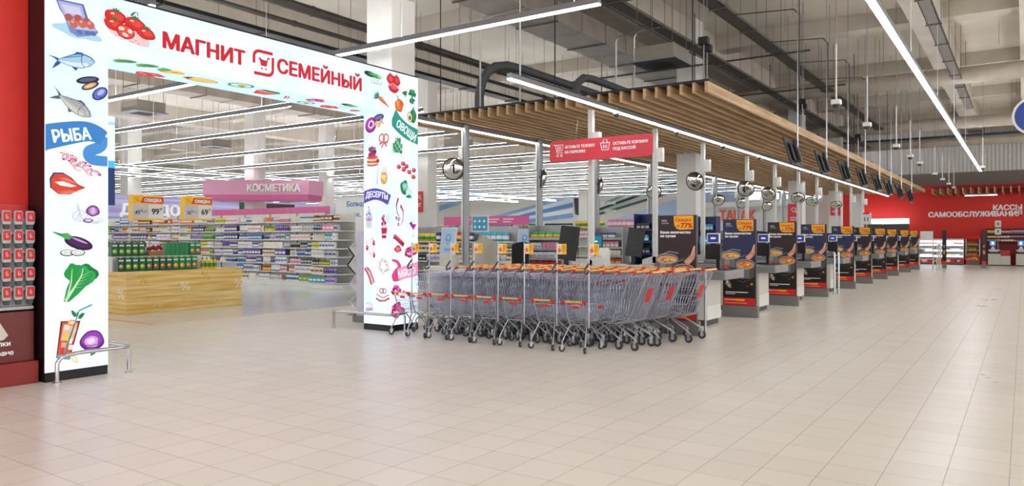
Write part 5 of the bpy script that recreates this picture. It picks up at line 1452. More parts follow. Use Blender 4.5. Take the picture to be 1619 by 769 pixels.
# pink hanging sign
t = thing('department_sign', 'big pink hanging department sign with white lettering above the toiletries', 'department sign', (-25.35, 19.0, 3.04))
d = Vector((3.5, 2.4, 0)).normalized(); nn = Vector((-d.y, d.x, 0)); Lg = 4.25
pts = [(-d * Lg / 2), (d * Lg / 2), (d * (Lg / 2 + .35) + nn * .9), (d * Lg / 2 + nn * 1.8), (-d * Lg / 2 + nn * 1.8)]
MB().prism([(p.x, p.y) for p in pts], .2, .79, 'Z').build('box', PINK2, t)
MB().prism([(p.x * .97, p.y * .97 + .03) for p in pts], 0, .199, 'Z').build('lower_band', PINK, t)
letters('lettering', 'КОСМЕТИКА', tuple(-d * Lg / 2 + d * Lg * .42 + Vector((0, 0, .34))), tuple(d), (0, 0, 1), .29, .05, LETW, t, 'l', .045, Lg * .5)
for p in (d * -1.2, d * .55): MB().tube((p.x, p.y + .3, .79), (p.x, p.y + .3, 4.96), .01, 5).build('hanging_rod', POLEW, t)
# white wall panel with blue writing
t = thing('slogan_panel', 'white panel with blue slogan left of the right pillar', 'wall panel', (-32.8, 30, 0))
MB().box(0, 0, 0, 4.2, .15, 3.8).build('panel', WHITE, t)
a = Art(); a.text('Больше', .95, 3.3, .3, '2f6fae', 'l', .03, 1.6); a.text('выше,', .95, 2.72, .26, '2f6fae', 'l', .03, 1.1); a.build('slogan', (0, 0, 0), (1, 0, 0), (0, 0, 1), t)
# hanging light box behind the left pillar
t = thing('hanging_light_box', 'pale blue and navy light box hanging behind the left pillar', 'light box', (-10.5, 4.75, 1.96))
MB().box(-.12, 0, 0, 0, .79, 1.24).build('case', WHITEP, t)
a = Art(); a.rect(0, 0, .79, 1.24, 'dcecf5'); a.rect(0, 0, .79, .55, '24365f'); a.rect(0, .52, .79, .62, '49b4e6'); a.rect(0, 1.12, .79, 1.16, '9fd0e0'); a.build('light_face', (0, 0, 0), (0, 1, 0), (0, 0, 1), t, SCREENART)
for y in (.1, .7): MB().tube((-.06, y, 1.24), (-.06, y, 6.04), .008, 5).build('hanging_rod', POLEW, t)
# ---------------------------------------------------------------- wooden discount display with juice cartons
PINE = bpy.data.materials.new('yellow_pine_boards'); PINE.use_nodes = True
nt = PINE.node_tree; b = nt.nodes['Principled BSDF']; b.inputs['Roughness'].default_value = .5
tc = nt.nodes.new('ShaderNodeTexCoord'); mp = nt.nodes.new('ShaderNodeMapping'); mp.inputs['Scale'].default_value = (.4, .4, 9); ns = nt.nodes.new('ShaderNodeTexNoise'); ns.inputs['Scale'].default_value = 1.8; ns.inputs['Detail'].default_value = 4
rp = nt.nodes.new('ShaderNodeValToRGB'); rp.color_ramp.elements[0].color = (*lin('dba93f'), 1); rp.color_ramp.elements[1].color = (*lin('f4dc98'), 1); rp.color_ramp.elements[0].position = .35; rp.color_ramp.elements[1].position = .65
nt.links.new(tc.outputs['Object'], mp.inputs[0]); nt.links.new(mp.outputs[0], ns.inputs['Vector']); nt.links.new(ns.outputs['Fac'], rp.inputs['Fac']); nt.links.new(rp.outputs['Color'], b.inputs['Base Color'])
dx, dy = -14.5, 7.87
t = thing('display_box', 'yellow wooden discount display box with percent signs inside the portal', 'display box', (dx, dy, 0))
MB().box(-1.5, 0, 0, 0, 2.63, .83).build('box', PINE, t, bevel=.006)
MB().box(-1.5, .02, .83, -.56, 2.0, 1.13).build('step', SHELFW, t)
def pct(a, x, y, s, c):
    a.at(x, y, s); a.line([(-.35, -.5), (.35, .5)], .12, c); a.ring(-.38, .28, .12, .24, c, n=12); a.ring(.38, -.28, .12, .24, c, n=12)
a = Art()
for x, y, s, c in ((.33, .68, .17, 'd9a63c'), (.62, .2, .2, 'e6c887'), (1.25, .5, .17, 'f7f1e2'), (1.72, .7, .17, 'd9a63c'), (2.0, .24, .2, 'e9d29c'), (2.54, .5, .18, 'f7f1e2')): pct(a, x, y, s, c)
a.at().rect(0, .27, 2.63, .275, 'f3dfae'); a.rect(0, .53, 2.63, .535, 'e9d08f')
o = a.build('front_print', (0, 0, 0), (0, 1, 0), (0, 0, 1), t)
a = Art(); pct(a, -.2, .4, .2, 'f7f1e2'); a.build('side_print', (0, 0, 0), (1, 0, 0), (0, 0, 1), t)
def make_carton(fruit, c0):
    cc = {'green apple': '8fc43a', 'red apple': 'c9543a', 'orange': 'ee9a2a', 'grapefruit': 'e0643a', 'mixed': '8a8f5a'}[fruit]
    t = thing('juice_carton', 'carton', 'juice carton')
    mb = MB().box(-.05, -.064, 0, .05, .064, .255)
    mb.prism([(-.05, .255), (.05, .255), (.006, .285), (-.006, .285)], -.064, .064, 'Y')
    mb.build('body', mat('carton_green_' + c0, c0, .35, noise=.03), t)
    MB().lathe([(.016, 0), (.016, .018)], (.028, 0, .267), 10).build('cap', WHITEP, t)
    a = Art(); a.at(0, 0, 1.164, 1.085); a.rect(0, 0, .11, .235, c0); a.rect(.015, .185, .095, .215, 'e9efe2'); a.ell(.055, .09, .042, .042, cc); a.ell(.045, .1, .02, .02, 'f3e6a0'); a.poly([(.05, .13), (.075, .16), (.085, .15), (.065, .13)], '2f7a3a'); a.rect(.0, .0, .11, .02, '0f4a2a')
    a.build('front_print', (.05, -.064, 0), (0, 1, 0), (0, 0, 1), t)
    kids(t)
    return t
protos = {}
def carton(fruit, c0, loc, rz, lab, group):
    if (fruit, c0) not in protos:
        o = protos[(fruit, c0)] = make_carton(fruit, c0); o.location = loc; o.rotation_euler = (0, 0, rz); tag(o, lab, None, group)
    else: dup(protos[(fruit, c0)], loc, rz, lab, group)
seq = [('mixed', '1d4a33')] + [('green apple', '14663a')] * 3 + [('red apple', '14663a')] * 4 + [('orange', '1a8a4a')] * 2 + [('grapefruit', '1a8a4a')] * 2
cnt = {}
for i, (f_, c) in enumerate(seq):
    cnt[f_] = cnt.get(f_, 0) + 1; n = sum(1 for q in seq if q[0] == f_)
    lab = 'green %s juice carton in the lower row%s' % (f_, ' of the display' if n == 1 else ', %s of its sort from the left' % ORD[cnt[f_] - 1])
    carton(f_, c, (dx - .42, 7.97 + i * .146, .8335), 0, lab, 'juice cartons on the display')
seq = [('green apple', '14663a')] * 5
for i, (f_, c) in enumerate(seq):
    carton(f_, c, (dx - .66, 7.97 + i * .14, 1.1335), 0, 'green apple juice carton on the upper step, %s from the left' % ORD[i], 'juice cartons on the display')
for i in range(5): carton('mixed', '1a8a4a', (dx - .66, 9.1 + i * .106, 1.1335), R(90), 'green juice carton turned sideways on the upper step, %s from the left' % ORD[i], 'sideways juice cartons')
for i in range(2): carton('grapefruit', '1a8a4a', (dx - .66, 9.68 + i * .135, 1.1335), 0, 'grapefruit juice carton at the right end of the upper step, %s' % ('left one', 'right one')[i], 'juice cartons on the display')
t = thing('fruit_tray', 'cardboard tray with red packs on the upper step between the cartons', 'tray', (dx - .64, 8.83, 1.1315))
MB().box(-.06, -.16, 0, .06, .16, .1).build('tray', mat('brown_cardboard', 'a37848', .7), t)
mb = MB(); rd = random.Random(4)
for k in range(10): mb.lathe([(.01, -.04), (.035, -.02), (.04, 0), (.03, .03), (.01, .045)], (rd.uniform(-.02, .02), -.13 + .029 * k, .14 + rd.uniform(0, .05)), 8)
tag(mb.build('red_packs', mat('dark_red_foil', '8f1f28', .3), t), None, None, None, 'stuff')
for i in range(4):
    goods('bottle', 'yellow', .085, .25, (dx - .42, 9.8 + i * .1, .8335), 0, 'yellow bottle beside the cartons at the right of the lower row, %s from the left' % ORD[i], 'yellow bottles on the display')
for i in range(11):
    goods('bottle', 'black', .065, .36, (dx - .85, 7.98 + i * .075, 1.1335), 0, 'dark bottle behind the upper green cartons on the display, %s from the left' % ORD[i], 'dark bottles on the display')
# two discount price signs on thin stems
def price_sign(label, y, z, old, new):
    y += .08
    t = thing('price_sign', label, 'price sign', (dx - .2, y, 1.1315), 0, 'discount price signs')
    z -= 1.1315
    MB().path([(-.7, .33, 0), (-.7, .33, z + .1), (-.1, .33, z + .1)], .008, 6).build('stem', POLEW, t)
    MB().lathe([(.06, 0), (.06, .008)], (-.7, .33, 0), 12).build('foot', POLEW, t)
    MB().box(-.14, 0, z, 0, .66, z + .5).build('board', mat('yellow_sign_plastic', 'ffc60a', .4), t)
    a = Art(); a.rect(0, 0, .66, .5, 'ffc60a'); a.rect(.0, .035, .66, .32, 'e9e7e0'); a.rect(0, .035, .33, .32, 'cfcdc8'); a.rect(.32, .035, .33, .32, 'b9b7b2')
    a.poly([(.16, .345), (.66, .345), (.66, .47), (.23, .47)], 'dd4a1c'); a.text('СКИДКА', .25, .375, .065, 'ffffff', 'l', .045, .37)
    pct(a, .1, .41, .08, 'dd6a1c'); a.at(); a.text(old, .06, .12, .075, '222222', 'l', .02); a.text('99', .17, .17, .03, '222222'); a.text('рубль', .21, .16, .03, '555555', 'l', .01, .09); a.line([(.04, .1), (.2, .22)], .008, '888888')
    a.text(new, .4, .12, .12, '1c1c1c', 'l', .03, .16); a.text('99', .57, .21, .04, '1c1c1c')
    a.build('sign_print', (0, 0, z), (0, 1, 0), (0, 0, 1), t)
price_sign('yellow discount sign with large 99 above the display box', 8.02, 1.87, '45', '99')
price_sign('yellow discount sign with large 69 above the display box', 9.14, 1.89, '36', '69')
t = tag(MB().box(-14.1, 7.24, .0005, -12.45, 7.29, .003).build('floor_tape', mat('orange_tape', 'e2763c', .5)), 'orange tape line on the floor before the display box', 'tape')
# ---------------------------------------------------------------- folded display and security gate beside the right pillar
t = thing('zigzag_display', 'folded zigzag cardboard display left of the right pillar', 'display', (-10.95, 10.5, 0))
zz = [(.12, 0), (.3, .1), (.06, .27), (.3, .42), (.08, .62), (.28, .8), (.06, .98), (.24, 1.16), (.08, 1.32), (.2, 1.42)]
MB().prism(zz + [(x + .02, z) for x, z in zz[::-1]], -.2, .2, 'Y').build('folded_sheet', mat('white_card', 'd9d8d4', .6), t)
MB().prism([(x - .05, z) for x, z in zz[5:9]] + [(x - .035, z) for x, z in zz[5:9][::-1]], -.2, .2, 'Y').build('dark_sheet', BLACKP, t)
MB().box(.0, -.2, 0, .5, .2, .012).build('foot', BASEG, t)
t = thing('security_gate', 'pale lilac security gate panel beside the right pillar', 'security gate', (-9.85, 9.62, 0))
MB().box(-.09, -.03, .1, .09, .03, 1.64).build('panel', mat('lilac_plastic', 'c9c7d6', .35), t, bevel=.01)
MB().box(-.14, -.08, 0, .14, .08, .1).build('foot', BASEG, t, bevel=.01)
# ---------------------------------------------------------------- behind the checkouts
SHELFG2 = mat('grey_wire_rack', 'a2a4a5', .4, .3)
def make_rack(name, label, cat, w, d, levels, top, m):
    t = thing(name, label, cat)
    for x in (-w / 2, w / 2):
        MB().box(x - .015, 0, 0, x + .015, d, top).build('side_panel', m, t)
    MB().box(-w / 2 + .015, d - .015, .1, w / 2 - .015, d, top).build('back_panel', m, t)
    for z in levels:
        MB().box(-w / 2 + .015, .02, z - .02, w / 2 - .015, d - .015, z).box(-w / 2 + .015, .008, z - .02, w / 2 - .015, .02, z + .04).build('shelf', m, t)
    return t
CL = [.16, .5, .8, 1.02, 1.24, 1.48]
cr = make_rack('candy_rack', '', 'rack', .9, .4, CL, 1.8, SHELFG2); kids(cr)
rd = random.Random(9)
for k in range(1, 6):
    loc = (-9.0, YB_[k] + .33, 0)
    lab = 'grey candy rack in the aisle behind the %s checkout' % ORD[k - 1]
    if k == 1: cr.location = loc; tag(cr, lab, None, 'candy racks at the checkouts')
    else: dup(cr, loc, 0, lab, 'candy racks at the checkouts')
    if k > 3: continue
    for i, z in enumerate(CL[2:]):
        fill(loc[0] - .42, loc[0] + .42, loc[1] + .09, z, .17, 'the %s shelf of the candy rack behind the %s checkout' % (('lowest seen', 'second', 'third', 'top')[i], ORD[k - 1]), [['white', 'cream', 'red', 'silver'], ['white', 'yellow', 'black'], ['pink', 'cream', 'white', 'red'], ['green', 'lime', 'pink', 'navy']][i], ['box', 'pack', 'tube'] if i < 3 else ['bag', 'pack'])
# snack gondola and taller gondola beyond
sg = make_unit('shelving_unit', '', 1.3, .5, [.17, .5, .8, 1.1, 1.4], 1.85, SHELFG2); kids(sg)
for k in range(4):
    x0 = -17.3 + k * 1.31
    lab = 'grey snack shelving unit behind the checkouts, %s from the portal' % ORD[k]
    if k == 0: sg.location = (x0, 17.6, 0); tag(sg, lab, None, 'snack shelving')
    else: dup(sg, (x0, 17.6, 0), 0, lab, 'snack shelving')
    for i, z in enumerate([.8, 1.1, 1.4]):
        fill(x0 + .03, x0 + 1.25, 17.6 + .12 + .02 * (i + 2) + .08, z, .3 if i == 2 else .22, 'the %s of the %s snack unit' % (('lower shelf', 'middle shelf', 'top shelf')[i], ORD[k]), [['white', 'cream', 'black', 'red'], ['cream', 'yellow', 'white', 'brown'], ['navy', 'red', 'navy', 'cyan', 'yellow']][i], ['bag'] if i == 2 else ['box', 'pack', 'bag'])
tg = make_unit('shelving_unit', '', 1.34, .55, [.17, .5, .85, 1.2, 1.55, 1.9], 1.96); kids(tg)
for k in range(8):
    x0 = -20.6 + k * 1.345
    lab = 'white grocery shelving unit far behind the checkouts, %s from the portal' % ORD[k]
    if k == 0: tg.location = (x0, 24.25, 0); tag(tg, lab, None, 'grocery shelving')
    else: dup(tg, (x0, 24.25, 0), 0, lab, 'grocery shelving')
    fill(x0 + .03, x0 + 1.28, 24.25 + .12 + .08 + .08, 1.55, .3, 'the upper shelf of the %s grocery unit' % ORD[k], None, ['bag', 'pack', 'bottle', 'box'])
    top = [['white', 'yellow'], ['white'], ['blue', 'cyan', 'white'], ['green', 'lime', 'green', 'white'], ['white', 'black'], ['yellow', 'red', 'yellow', 'cream'], ['pink', 'pink', 'orange'], ['pink', 'cream']][k]
    MB_ = None
    fill(x0 + .03, x0 + 1.28, 24.25 + .28, 1.9, .34, 'top of the %s grocery unit' % ORD[k], top, ['bag', 'pack'])
    for o in [o for o in ()]: pass
# top boards of the grocery units so that the goods above have a shelf
for k in range(8):
    pass
t = thing('header_strip', 'short pink header strip above the grocery shelving behind the first pole', 'header', (-19.9, 24.15, 2.02))
MB().box(0, 0, 0, 4.2, .04, .36).build('panel', PINK, t)
a = Art()
for k in range(4): a.rect(.9 + k * .7, .2, 1.4 + k * .7, .26, 'f3d3e0'); a.rect(.9 + k * .7, .1, 1.3 + k * .7, .15, 'f3d3e0')
a.build('header_print', (0, 0, 0), (1, 0, 0), (0, 0, 1), t)
for x in (.3, 3.9): MB().box(x, .045, -2.02, x + .04, .085, .36).build('bracket', SHELFG, t)
# tobacco poster stands at the shop end of the first checkouts
for k in range(2):
    y = YB_[k + 1] - 1.45
    t = thing('poster_stand', 'white framed blue location pin poster on the %s checkout' % ORD[k], 'poster stand', (-10.42, y, .9), 0, 'pin posters on the checkouts')
    MB().box(-.2, -.02, 0, .2, .16, .24).build('base', PANEL, t, bevel=.005)
    M = Matrix.Translation((0, 0, .24)) @ Matrix.Rotation(R(-8), 4, 'X')
    MB().box(-.21, 0, 0, .21, .03, .6).xf(M).build('frame', WHITEP, t)
    a = Art(); a.rect(0, 0, .38, .56, 'a9c3dd'); a.ring(.19, .36, .05, .075, '4a8fc4'); a.line([(.12, .33), (.19, .2), (.26, .33)], .024, '4a8fc4'); a.text('ТАБАК', .19, .07, .05, '2f6db0', 'c', .03, .2)
    u = M @ Vector((-.19, 0, .02)); a.build('poster', tuple(u), (1, 0, 0), tuple((M.to_3x3() @ Vector((0, 0, 1)))), t)
# blue notice on a post
t = thing('notice_board', 'light blue notice with white icons behind the first grey pole', 'notice', (-11.0, 14.75, 0))
MB().box(-.02, 0, 0, .02, .03, 1.7).build('post', POLEG, t)
MB().box(-.25, -.02, 1.66, .25, .0, 2.05).build('board', WHITEP, t)
a = Art(); a.rect(.02, .02, .48, .37, '3f96b8')
for i in range(3):
    for j in range(2): a.ell(.1 + .14 * i, .12 + .14 * j, .03, .03, 'e3f2f6')
a.build('board_print', (-.25, -.02, 1.66), (1, 0, 0), (0, 0, 1), t)
# arched aisle partition
t = thing('aisle_partition', 'beige aisle partition with arched top behind the first checkout', 'partition', (-10.25, 13.9, 0))
MB().prism([(-.34, .0), (.34, 0), (.34, 1.42), (.2, 1.44), (.12, 1.5), (.05, 1.545), (-.05, 1.545), (-.12, 1.5), (-.2, 1.44), (-.34, 1.42)], -.02, .02, 'Y').build('panel', mat('beige_laminate', 'bdb7a8', .5), t)
MB().box(-.3, -.12, 0, .3, -.021, .03).box(-.3, .021, 0, .3, .12, .03).build('foot', BASEG, t)
# things on the counters
def make_till():
    t = thing('till_display', 'display', 'till display')
    M = Matrix.Translation((0, 0, .1)) @ Matrix.Rotation(R(6), 4, 'Y') @ Matrix.Rotation(R(-6), 4, 'X')
    MB().box(-.2, -.035, .08, .2, .035, .74).xf(M).build('casing', BLACKP, t, bevel=.012)
    mb = MB()
    for k in range(3): mb.box(-.14, -.042, .25 + k * .14, .12, -.036, .26 + k * .14)
    mb.box(-.02, -.04, .66, .02, -.036, .69)
    mb.xf(M).build('vent', mat('glossy_black', '2c2c30', .2), t)
    MB().box(-.04, .0, 0, .04, .06, .3).box(-.12, -.08, 0, .12, .1, .015).build('stand', BLACKP, t)
    return t
td = make_till(); kids(td)
def make_printer():
    t = thing('receipt_printer', 'printer', 'receipt printer')
    MB().prism([(-.14, 0), (.14, 0), (.14, .33), (.06, .37), (-.02, .27), (-.14, .2)], -.09, .09, 'X').xf(Matrix.Identity(4)).build('casing', WHITEP, t, bevel=.008)
    MB().box(-.05, -.13, .2, .05, -.08, .212).build('paper_slot', BLACKP, t)
    return t
rp_ = make_printer(); kids(rp_)
def make_monitor():
    t = thing('till_monitor', 'monitor', 'monitor')
    MB().box(-.16, 0, .35, .16, .03, .6).build('frame', BLACKP, t, bevel=.006)
    a = Art(); a.rect(0, 0, .29, .22, '1f6f80'); a.rect(.1, .1, .2, .125, 'd3f0f2'); a.build('screen', (-.145, 0, .365), (1, 0, 0), (0, 0, 1), t, SCREENART)
    MB().box(-.02, .03, 0, .02, .06, .45).box(-.09, -.05, 0, .09, .09, .012).build('stand', BLACKP, t)
    return t
mo = make_monitor(); kids(mo)
def make_chair():
    t = thing('cashier_chair', 'chair', 'chair')
    fab = mat('black_chair_fabric', '17171a', .8, noise=.15)
    MB().lathe([(.02, 0), (.22, .0), (.24, .03), (.22, .07), (.02, .08)], (0, 0, .62), 16).build('seat', fab, t, True)
    n = 9; vs = []; fs = []
    for i in range(n):
        a_ = R(-55 + 110 * i / (n - 1)); h = .5 * math.cos(a_ * .9) ** .35
        for r in (.24, .28):
            vs += [(r * math.sin(a_), r * math.cos(a_), .92), (r * math.sin(a_), r * math.cos(a_), .92 + h)]
    for i in range(n - 1):
        q = i * 4; p = q + 4
        fs += [(q, p, p + 1, q + 1), (q + 3, p + 3, p + 2, q + 2), (q + 1, p + 1, p + 3, q + 3), (q + 2, p + 2, p, q)]
    fs += [(0, 1, 3, 2), (4 * n - 4, 4 * n - 2, 4 * n - 1, 4 * n - 3)]
    MB().add(vs, fs).build('backrest', fab, t, True)
    MB().tube((0, 0, .08), (0, 0, .62), .025, 8).tube((0, .2, .66), (0, .262, .95), .02, 6).build('column', BLACKP, t)
    mb = MB()
    for k in range(5): mb.tube((0, 0, .08), (.27 * math.cos(k * 1.257), .27 * math.sin(k * 1.257), .05), .018, 6)
    mb.build('base', BLACKP, t)
    for k in range(5): MB().lathe([(.012, -.012), (.028, -.01), (.028, .01), (.012, .012)], (.27 * math.cos(k * 1.257), .27 * math.sin(k * 1.257), .028), 10, axis='Y').build('castor', RUBBER, t)
    return t
ch = make_chair(); kids(ch)
for k in range(10):
    y0 = YB_[k + 1] - 1.92
    pl = [(td, 'black till display seen from behind on the %s checkout', 'till displays', (-7.36, y0 + .35, .9), 0), (rp_, 'white receipt printer on the %s checkout', 'receipt printers', (-6.5, y0 + .25, .955), 0)]
    pl.append((mo, 'till monitor with teal screen on the %s checkout', 'till monitors', (-6.93, y0 + .76, .961), 0))
    if k in (0, 1, 2): pl.append((ch, 'black cashier chair beside the %s checkout', 'cashier chairs', ((-9.25, 13.72, 0), (-7.1, 16.75, 0), (-7.6, 19.8, 0))[k], 0))
    for pr, lab, g, loc, rz in pl:
        if k == 0: pr.location = loc; tag(pr, lab % ORD[k], None, g)
        else: dup(pr, loc, rz, lab % ORD[k], g)
# navy goods racks in the aisles
nr = make_rack('navy_rack', 'tall navy rack of small goods left of the brown pot stand', 'rack', .5, .35, [.3, .7, 1.1, 1.4, 1.7], 2.12, mat('navy_rack_paint', '20265a', .4)); kids(nr)
nr.location = (-7.95, 17.55, 0)
nr2 = dup(nr, (-7.4, 20.62, 0), 0, 'tall navy rack of small goods right of the brown pot stand')
for q, (o, wd) in enumerate(((nr, 'left'), (nr2, 'right'))):
    for i, z in enumerate([1.1, 1.4, 1.7]):
        fill(o.location.x - .22, o.location.x + .22, o.location.y + .09, z, .2, 'the %s shelf of the %s navy rack' % (('lower', 'middle', 'upper')[i], wd), ['silver', 'navy', 'black', 'cyan', 'white'], ['box', 'pack'])
# ---------------------------------------------------------------- wall painting, tobacco kiosk sign, windows on the back wall
a = Art()
def mp_(px, y): # wall position (x, z) of the painting's corner points
    return px, y
a.poly([(-43.4, 6.0), (-37.8, 5.4), (-43.4, 3.9)], '8fb0d8'); a.poly([(-43.4, 5.2), (-41, 5.1), (-43.4, 4.4)], 'b9d0ea')
for k in range(5): a.line([(-38.5 + k * .9, 3.0 - .1 * k), (-34, 3.9 - .25 * k), (-29.6, 5.0 - .42 * k)], .34, ('8fb3dc', 'dbe6f2', '5f93cf', 'e6eef6', '7fa9da')[k])
a.poly([(-29.6, 5.3), (-28.9, 4.9), (-28.7, 3.2), (-29.4, 3.4)], '3a3f55'); a.poly([(-30.4, 5.6), (-28.6, 5.1), (-28.9, 4.8), (-30.2, 5.2)], 'f2f4f5')
a.poly([(-28, 2.4), (-13, 6.6), (-13, 2.4)], 'b4cbe8'); a.poly([(-26, 2.4), (-13, 4.6), (-13, 2.4)], '8fb1de')
for k in range(6): a.line([(-28 + .3 * k, 3.2 + .25 * k), (-22, 4.7 + .3 * k), (-12, 7.3 + .16 * k)], .12 if k % 2 else .2, ('4a5560', 'a8c8b8', '2f3a40', 'd3e3da', '7f9aa0', 'cdd9d3')[k])
a.text('низкие', -27.2, 4.1, .3, 'f6f7f7', 'l', .03); a.text('цены', -26.8, 3.5, .3, 'f6f7f7', 'l', .03)
o = a.build('wall_back_mural', (0, 52, 0), (1, 0, 0), (0, 0, 1), None, None, .001, .004); o['kind'] = 'structure'
t = thing('kiosk', 'white tobacco kiosk with coral letters at the far back wall', 'kiosk', (-18.5, 50.4, 0))
MB().box(0, 0, 0, 5.6, 1.5, 2.5).build('body', WHITE, t)
MB().box(-.2, -.3, 3.6, 5.8, 1.5, 3.95).build('roof', WHITEP, t)
MB().box(0, .3, 2.5, 5.6, 1.5, 3.6).build('fascia', WHITE, t)
letters('lettering', 'ТАБАК', (1.2, .29, 2.72), (1, 0, 0), (0, 0, 1), .68, .08, mat('coral_letters', 'ee6a55', .5), t, 'l', .03, 2.45)
mb = MB()
SKYW = mat('daylight_pane', 'cfe3f5', .3, emit=1.1)
for i, (x0, x1, z0, z1) in enumerate(((-15.9, -13.6, 4.1, 6.0), (-13.2, -10.9, 4.1, 6.0))):
    o = MB().box(x0, 51.93, z0, x1, 51.99, z1).build('window_%d' % (i + 1), SKYW); o['kind'] = 'structure'
    f = MB()
    for x in (x0, (x0 + x1) / 2, x1): f.box(x - .04, 51.88, z0, x + .04, 51.95, z1)
    for z in (z0, z1): f.box(x0, 51.88, z - .04, x1, 51.95, z + .04)
    f.build('window_frame', POLEW, o)['kind'] = 'structure'
# small red signs
for lab, x, y, z0, z1, w in (('small red sign with magnifier on the white column right of the portal', -17.6, 20.03, 2.42, 3.15, .28), ('narrow red sign on the column among the checkouts', -8.3, 34.0, 2.0, 3.0, .5), ('small red sign between the white columns far back', -8.2, 42.25, 2.7, 3.3, .5)):
    t = thing('wall_sign', lab, 'sign', (x, y, z0), 0)
    MB().box(-w / 2, -.03, 0, w / 2, 0, z1 - z0).build('board', SIGNR if x > -10 else REDP, t)
    a = Art(); hh = z1 - z0; a.ring(0, hh * .75, w * .14, w * .2, 'f6e6e4'); a.line([(w * .12, hh * .68), (w * .25, hh * .6)], w * .08, 'f6e6e4'); a.rect(-w * .3, hh * .38, w * .3, hh * .42, 'f6e6e4'); a.rect(-w * .3, hh * .28, w * .2, hh * .32, 'f6e6e4')
    a.build('sign_print', (0, -.03, 0), (1, 0, 0), (0, 0, 1), t)
# ---------------------------------------------------------------- self checkout corner at the red wall
letters('wall_lettering', 'КАССЫ', (-.08, 50.6, 3.1), (1, 0, 0), (0, 0, 1), .29, .05, LETW, None, 'r', .05, 1.38)['kind'] = 'structure'
letters('wall_lettering', 'САМООБСЛУЖИВАНИЯ', (-.08, 50.6, 2.75), (1, 0, 0), (0, 0, 1), .29, .05, LETW, None, 'r', .05, 4.6)['kind'] = 'structure'
GLOWW = mat('cabinet_light', 'e8eeff', .5, emit=2.2)
FROST = mat('white_fridge_enamel', 'e2e2e0', .35)
def make_fridge(w, label):
    t = thing('open_fridge', label, 'open fridge')
    MB().box(0, .05, .08, w, .75, .36).box(0, .6, .36, w, .75, 1.42).box(0, .05, 1.38, w, .75, 1.47).build('cabinet', FROST, t)
    for x in (.0, w - .04): MB().prism([(.05, .36), (.6, .36), (.6, 1.38), (.18, 1.38)], x, x + .04, 'X').build('side_wall', FROST, t)
    MB().box(.04, .1, 0, w - .04, .7, .08).build('plinth', KICK, t)
    for z in (.42, .74, 1.06):
        MB().box(.05, .12, z, w - .05, .6, z + .02).build('shelf', FROST, t)
        MB().box(.05, .1, z + .02, w - .05, .12, z + .1).build('shelf_light', GLOWW, t)
    MB().box(.05, .06, 1.26, w - .05, .1, 1.37).build('top_light', GLOWW, t)
    a = Art(); a.rect(0, 0, w, .26, 'c8261e'); a.ell(w * .3, .13, .16, .08, 'f0d9c0'); a.blob(w * .75, .13, .14, .1, '3a2a20', 3, .2); a.blob(w * .78, .13, .08, .06, 'e9d9c0', 4, .2); a.build('front_print', (0, .05, .09), (1, 0, 0), (0, 0, 1), t)
    return t
fr = make_fridge(1.14, 'open lit fridge at the red wall behind the white stand'); kids(fr); fr.location = (-5.1, 49.2, 0)
fr2 = dup(fr, (-3.94, 49.2, 0), 0, 'open lit fridge at the red wall beside the red cooler')
gi = 0
for f_, wd in ((fr, 'left'), (fr2, 'right')):
    for i, z in enumerate((.44, .76, 1.08)):
        fill(f_.location.x + .08, f_.location.x + 1.05, 49.2 + .3, z, .16, 'the %s shelf of the %s open fridge' % (('lower', 'middle', 'upper')[i], wd), ['red', 'brown', 'cream', 'white'], ['box', 'pack'])
t = thing('drinks_cooler', 'red drinks cooler beside the open fridges at the red wall', 'cooler', (-2.72, 49.2, 0))
MB().box(0, .62, .2, .7, .7, 1.5).box(0, .05, .2, .7, .62, .5).build('cabinet', REDP, t)
for x in (0, .65): MB().box(x, .05, .5, x + .05, .62, 1.45).build('side_wall', STEEL, t)
MB().prism([(.02, 1.45), (.7, 1.45), (.7, 1.62), (.1, 1.62)], 0, .7, 'X').build('top_sign', REDP, t)
MB().box(.02, .1, 0, .68, .66, .2).build('plinth', BASEG, t)
for z in (.52, .8, 1.1): MB().box(.05, .1, z, .65, .62, z + .02).build('shelf', STEEL, t); fill(-2.66, -2.1, 49.2 + .25, z + .02, .24, 'the %s shelf of the red cooler' % {.52: 'lower', .8: 'middle', 1.1: 'upper'}[z], ['red', 'orange', 'green', 'black'], ['bottle'])
a = Art(); a.rect(0, 0, .7, .28, 'b3201c'); a.blob(.2, .12, .16, .07, 'e0a02a', 3, .3); a.blob(.45, .15, .16, .08, 'f0c04a', 5, .3); a.blob(.35, .08, .2, .05, 'd9541f', 6, .3); a.build('front_print', (0, .05, .21), (1, 0, 0), (0, 0, 1), t)
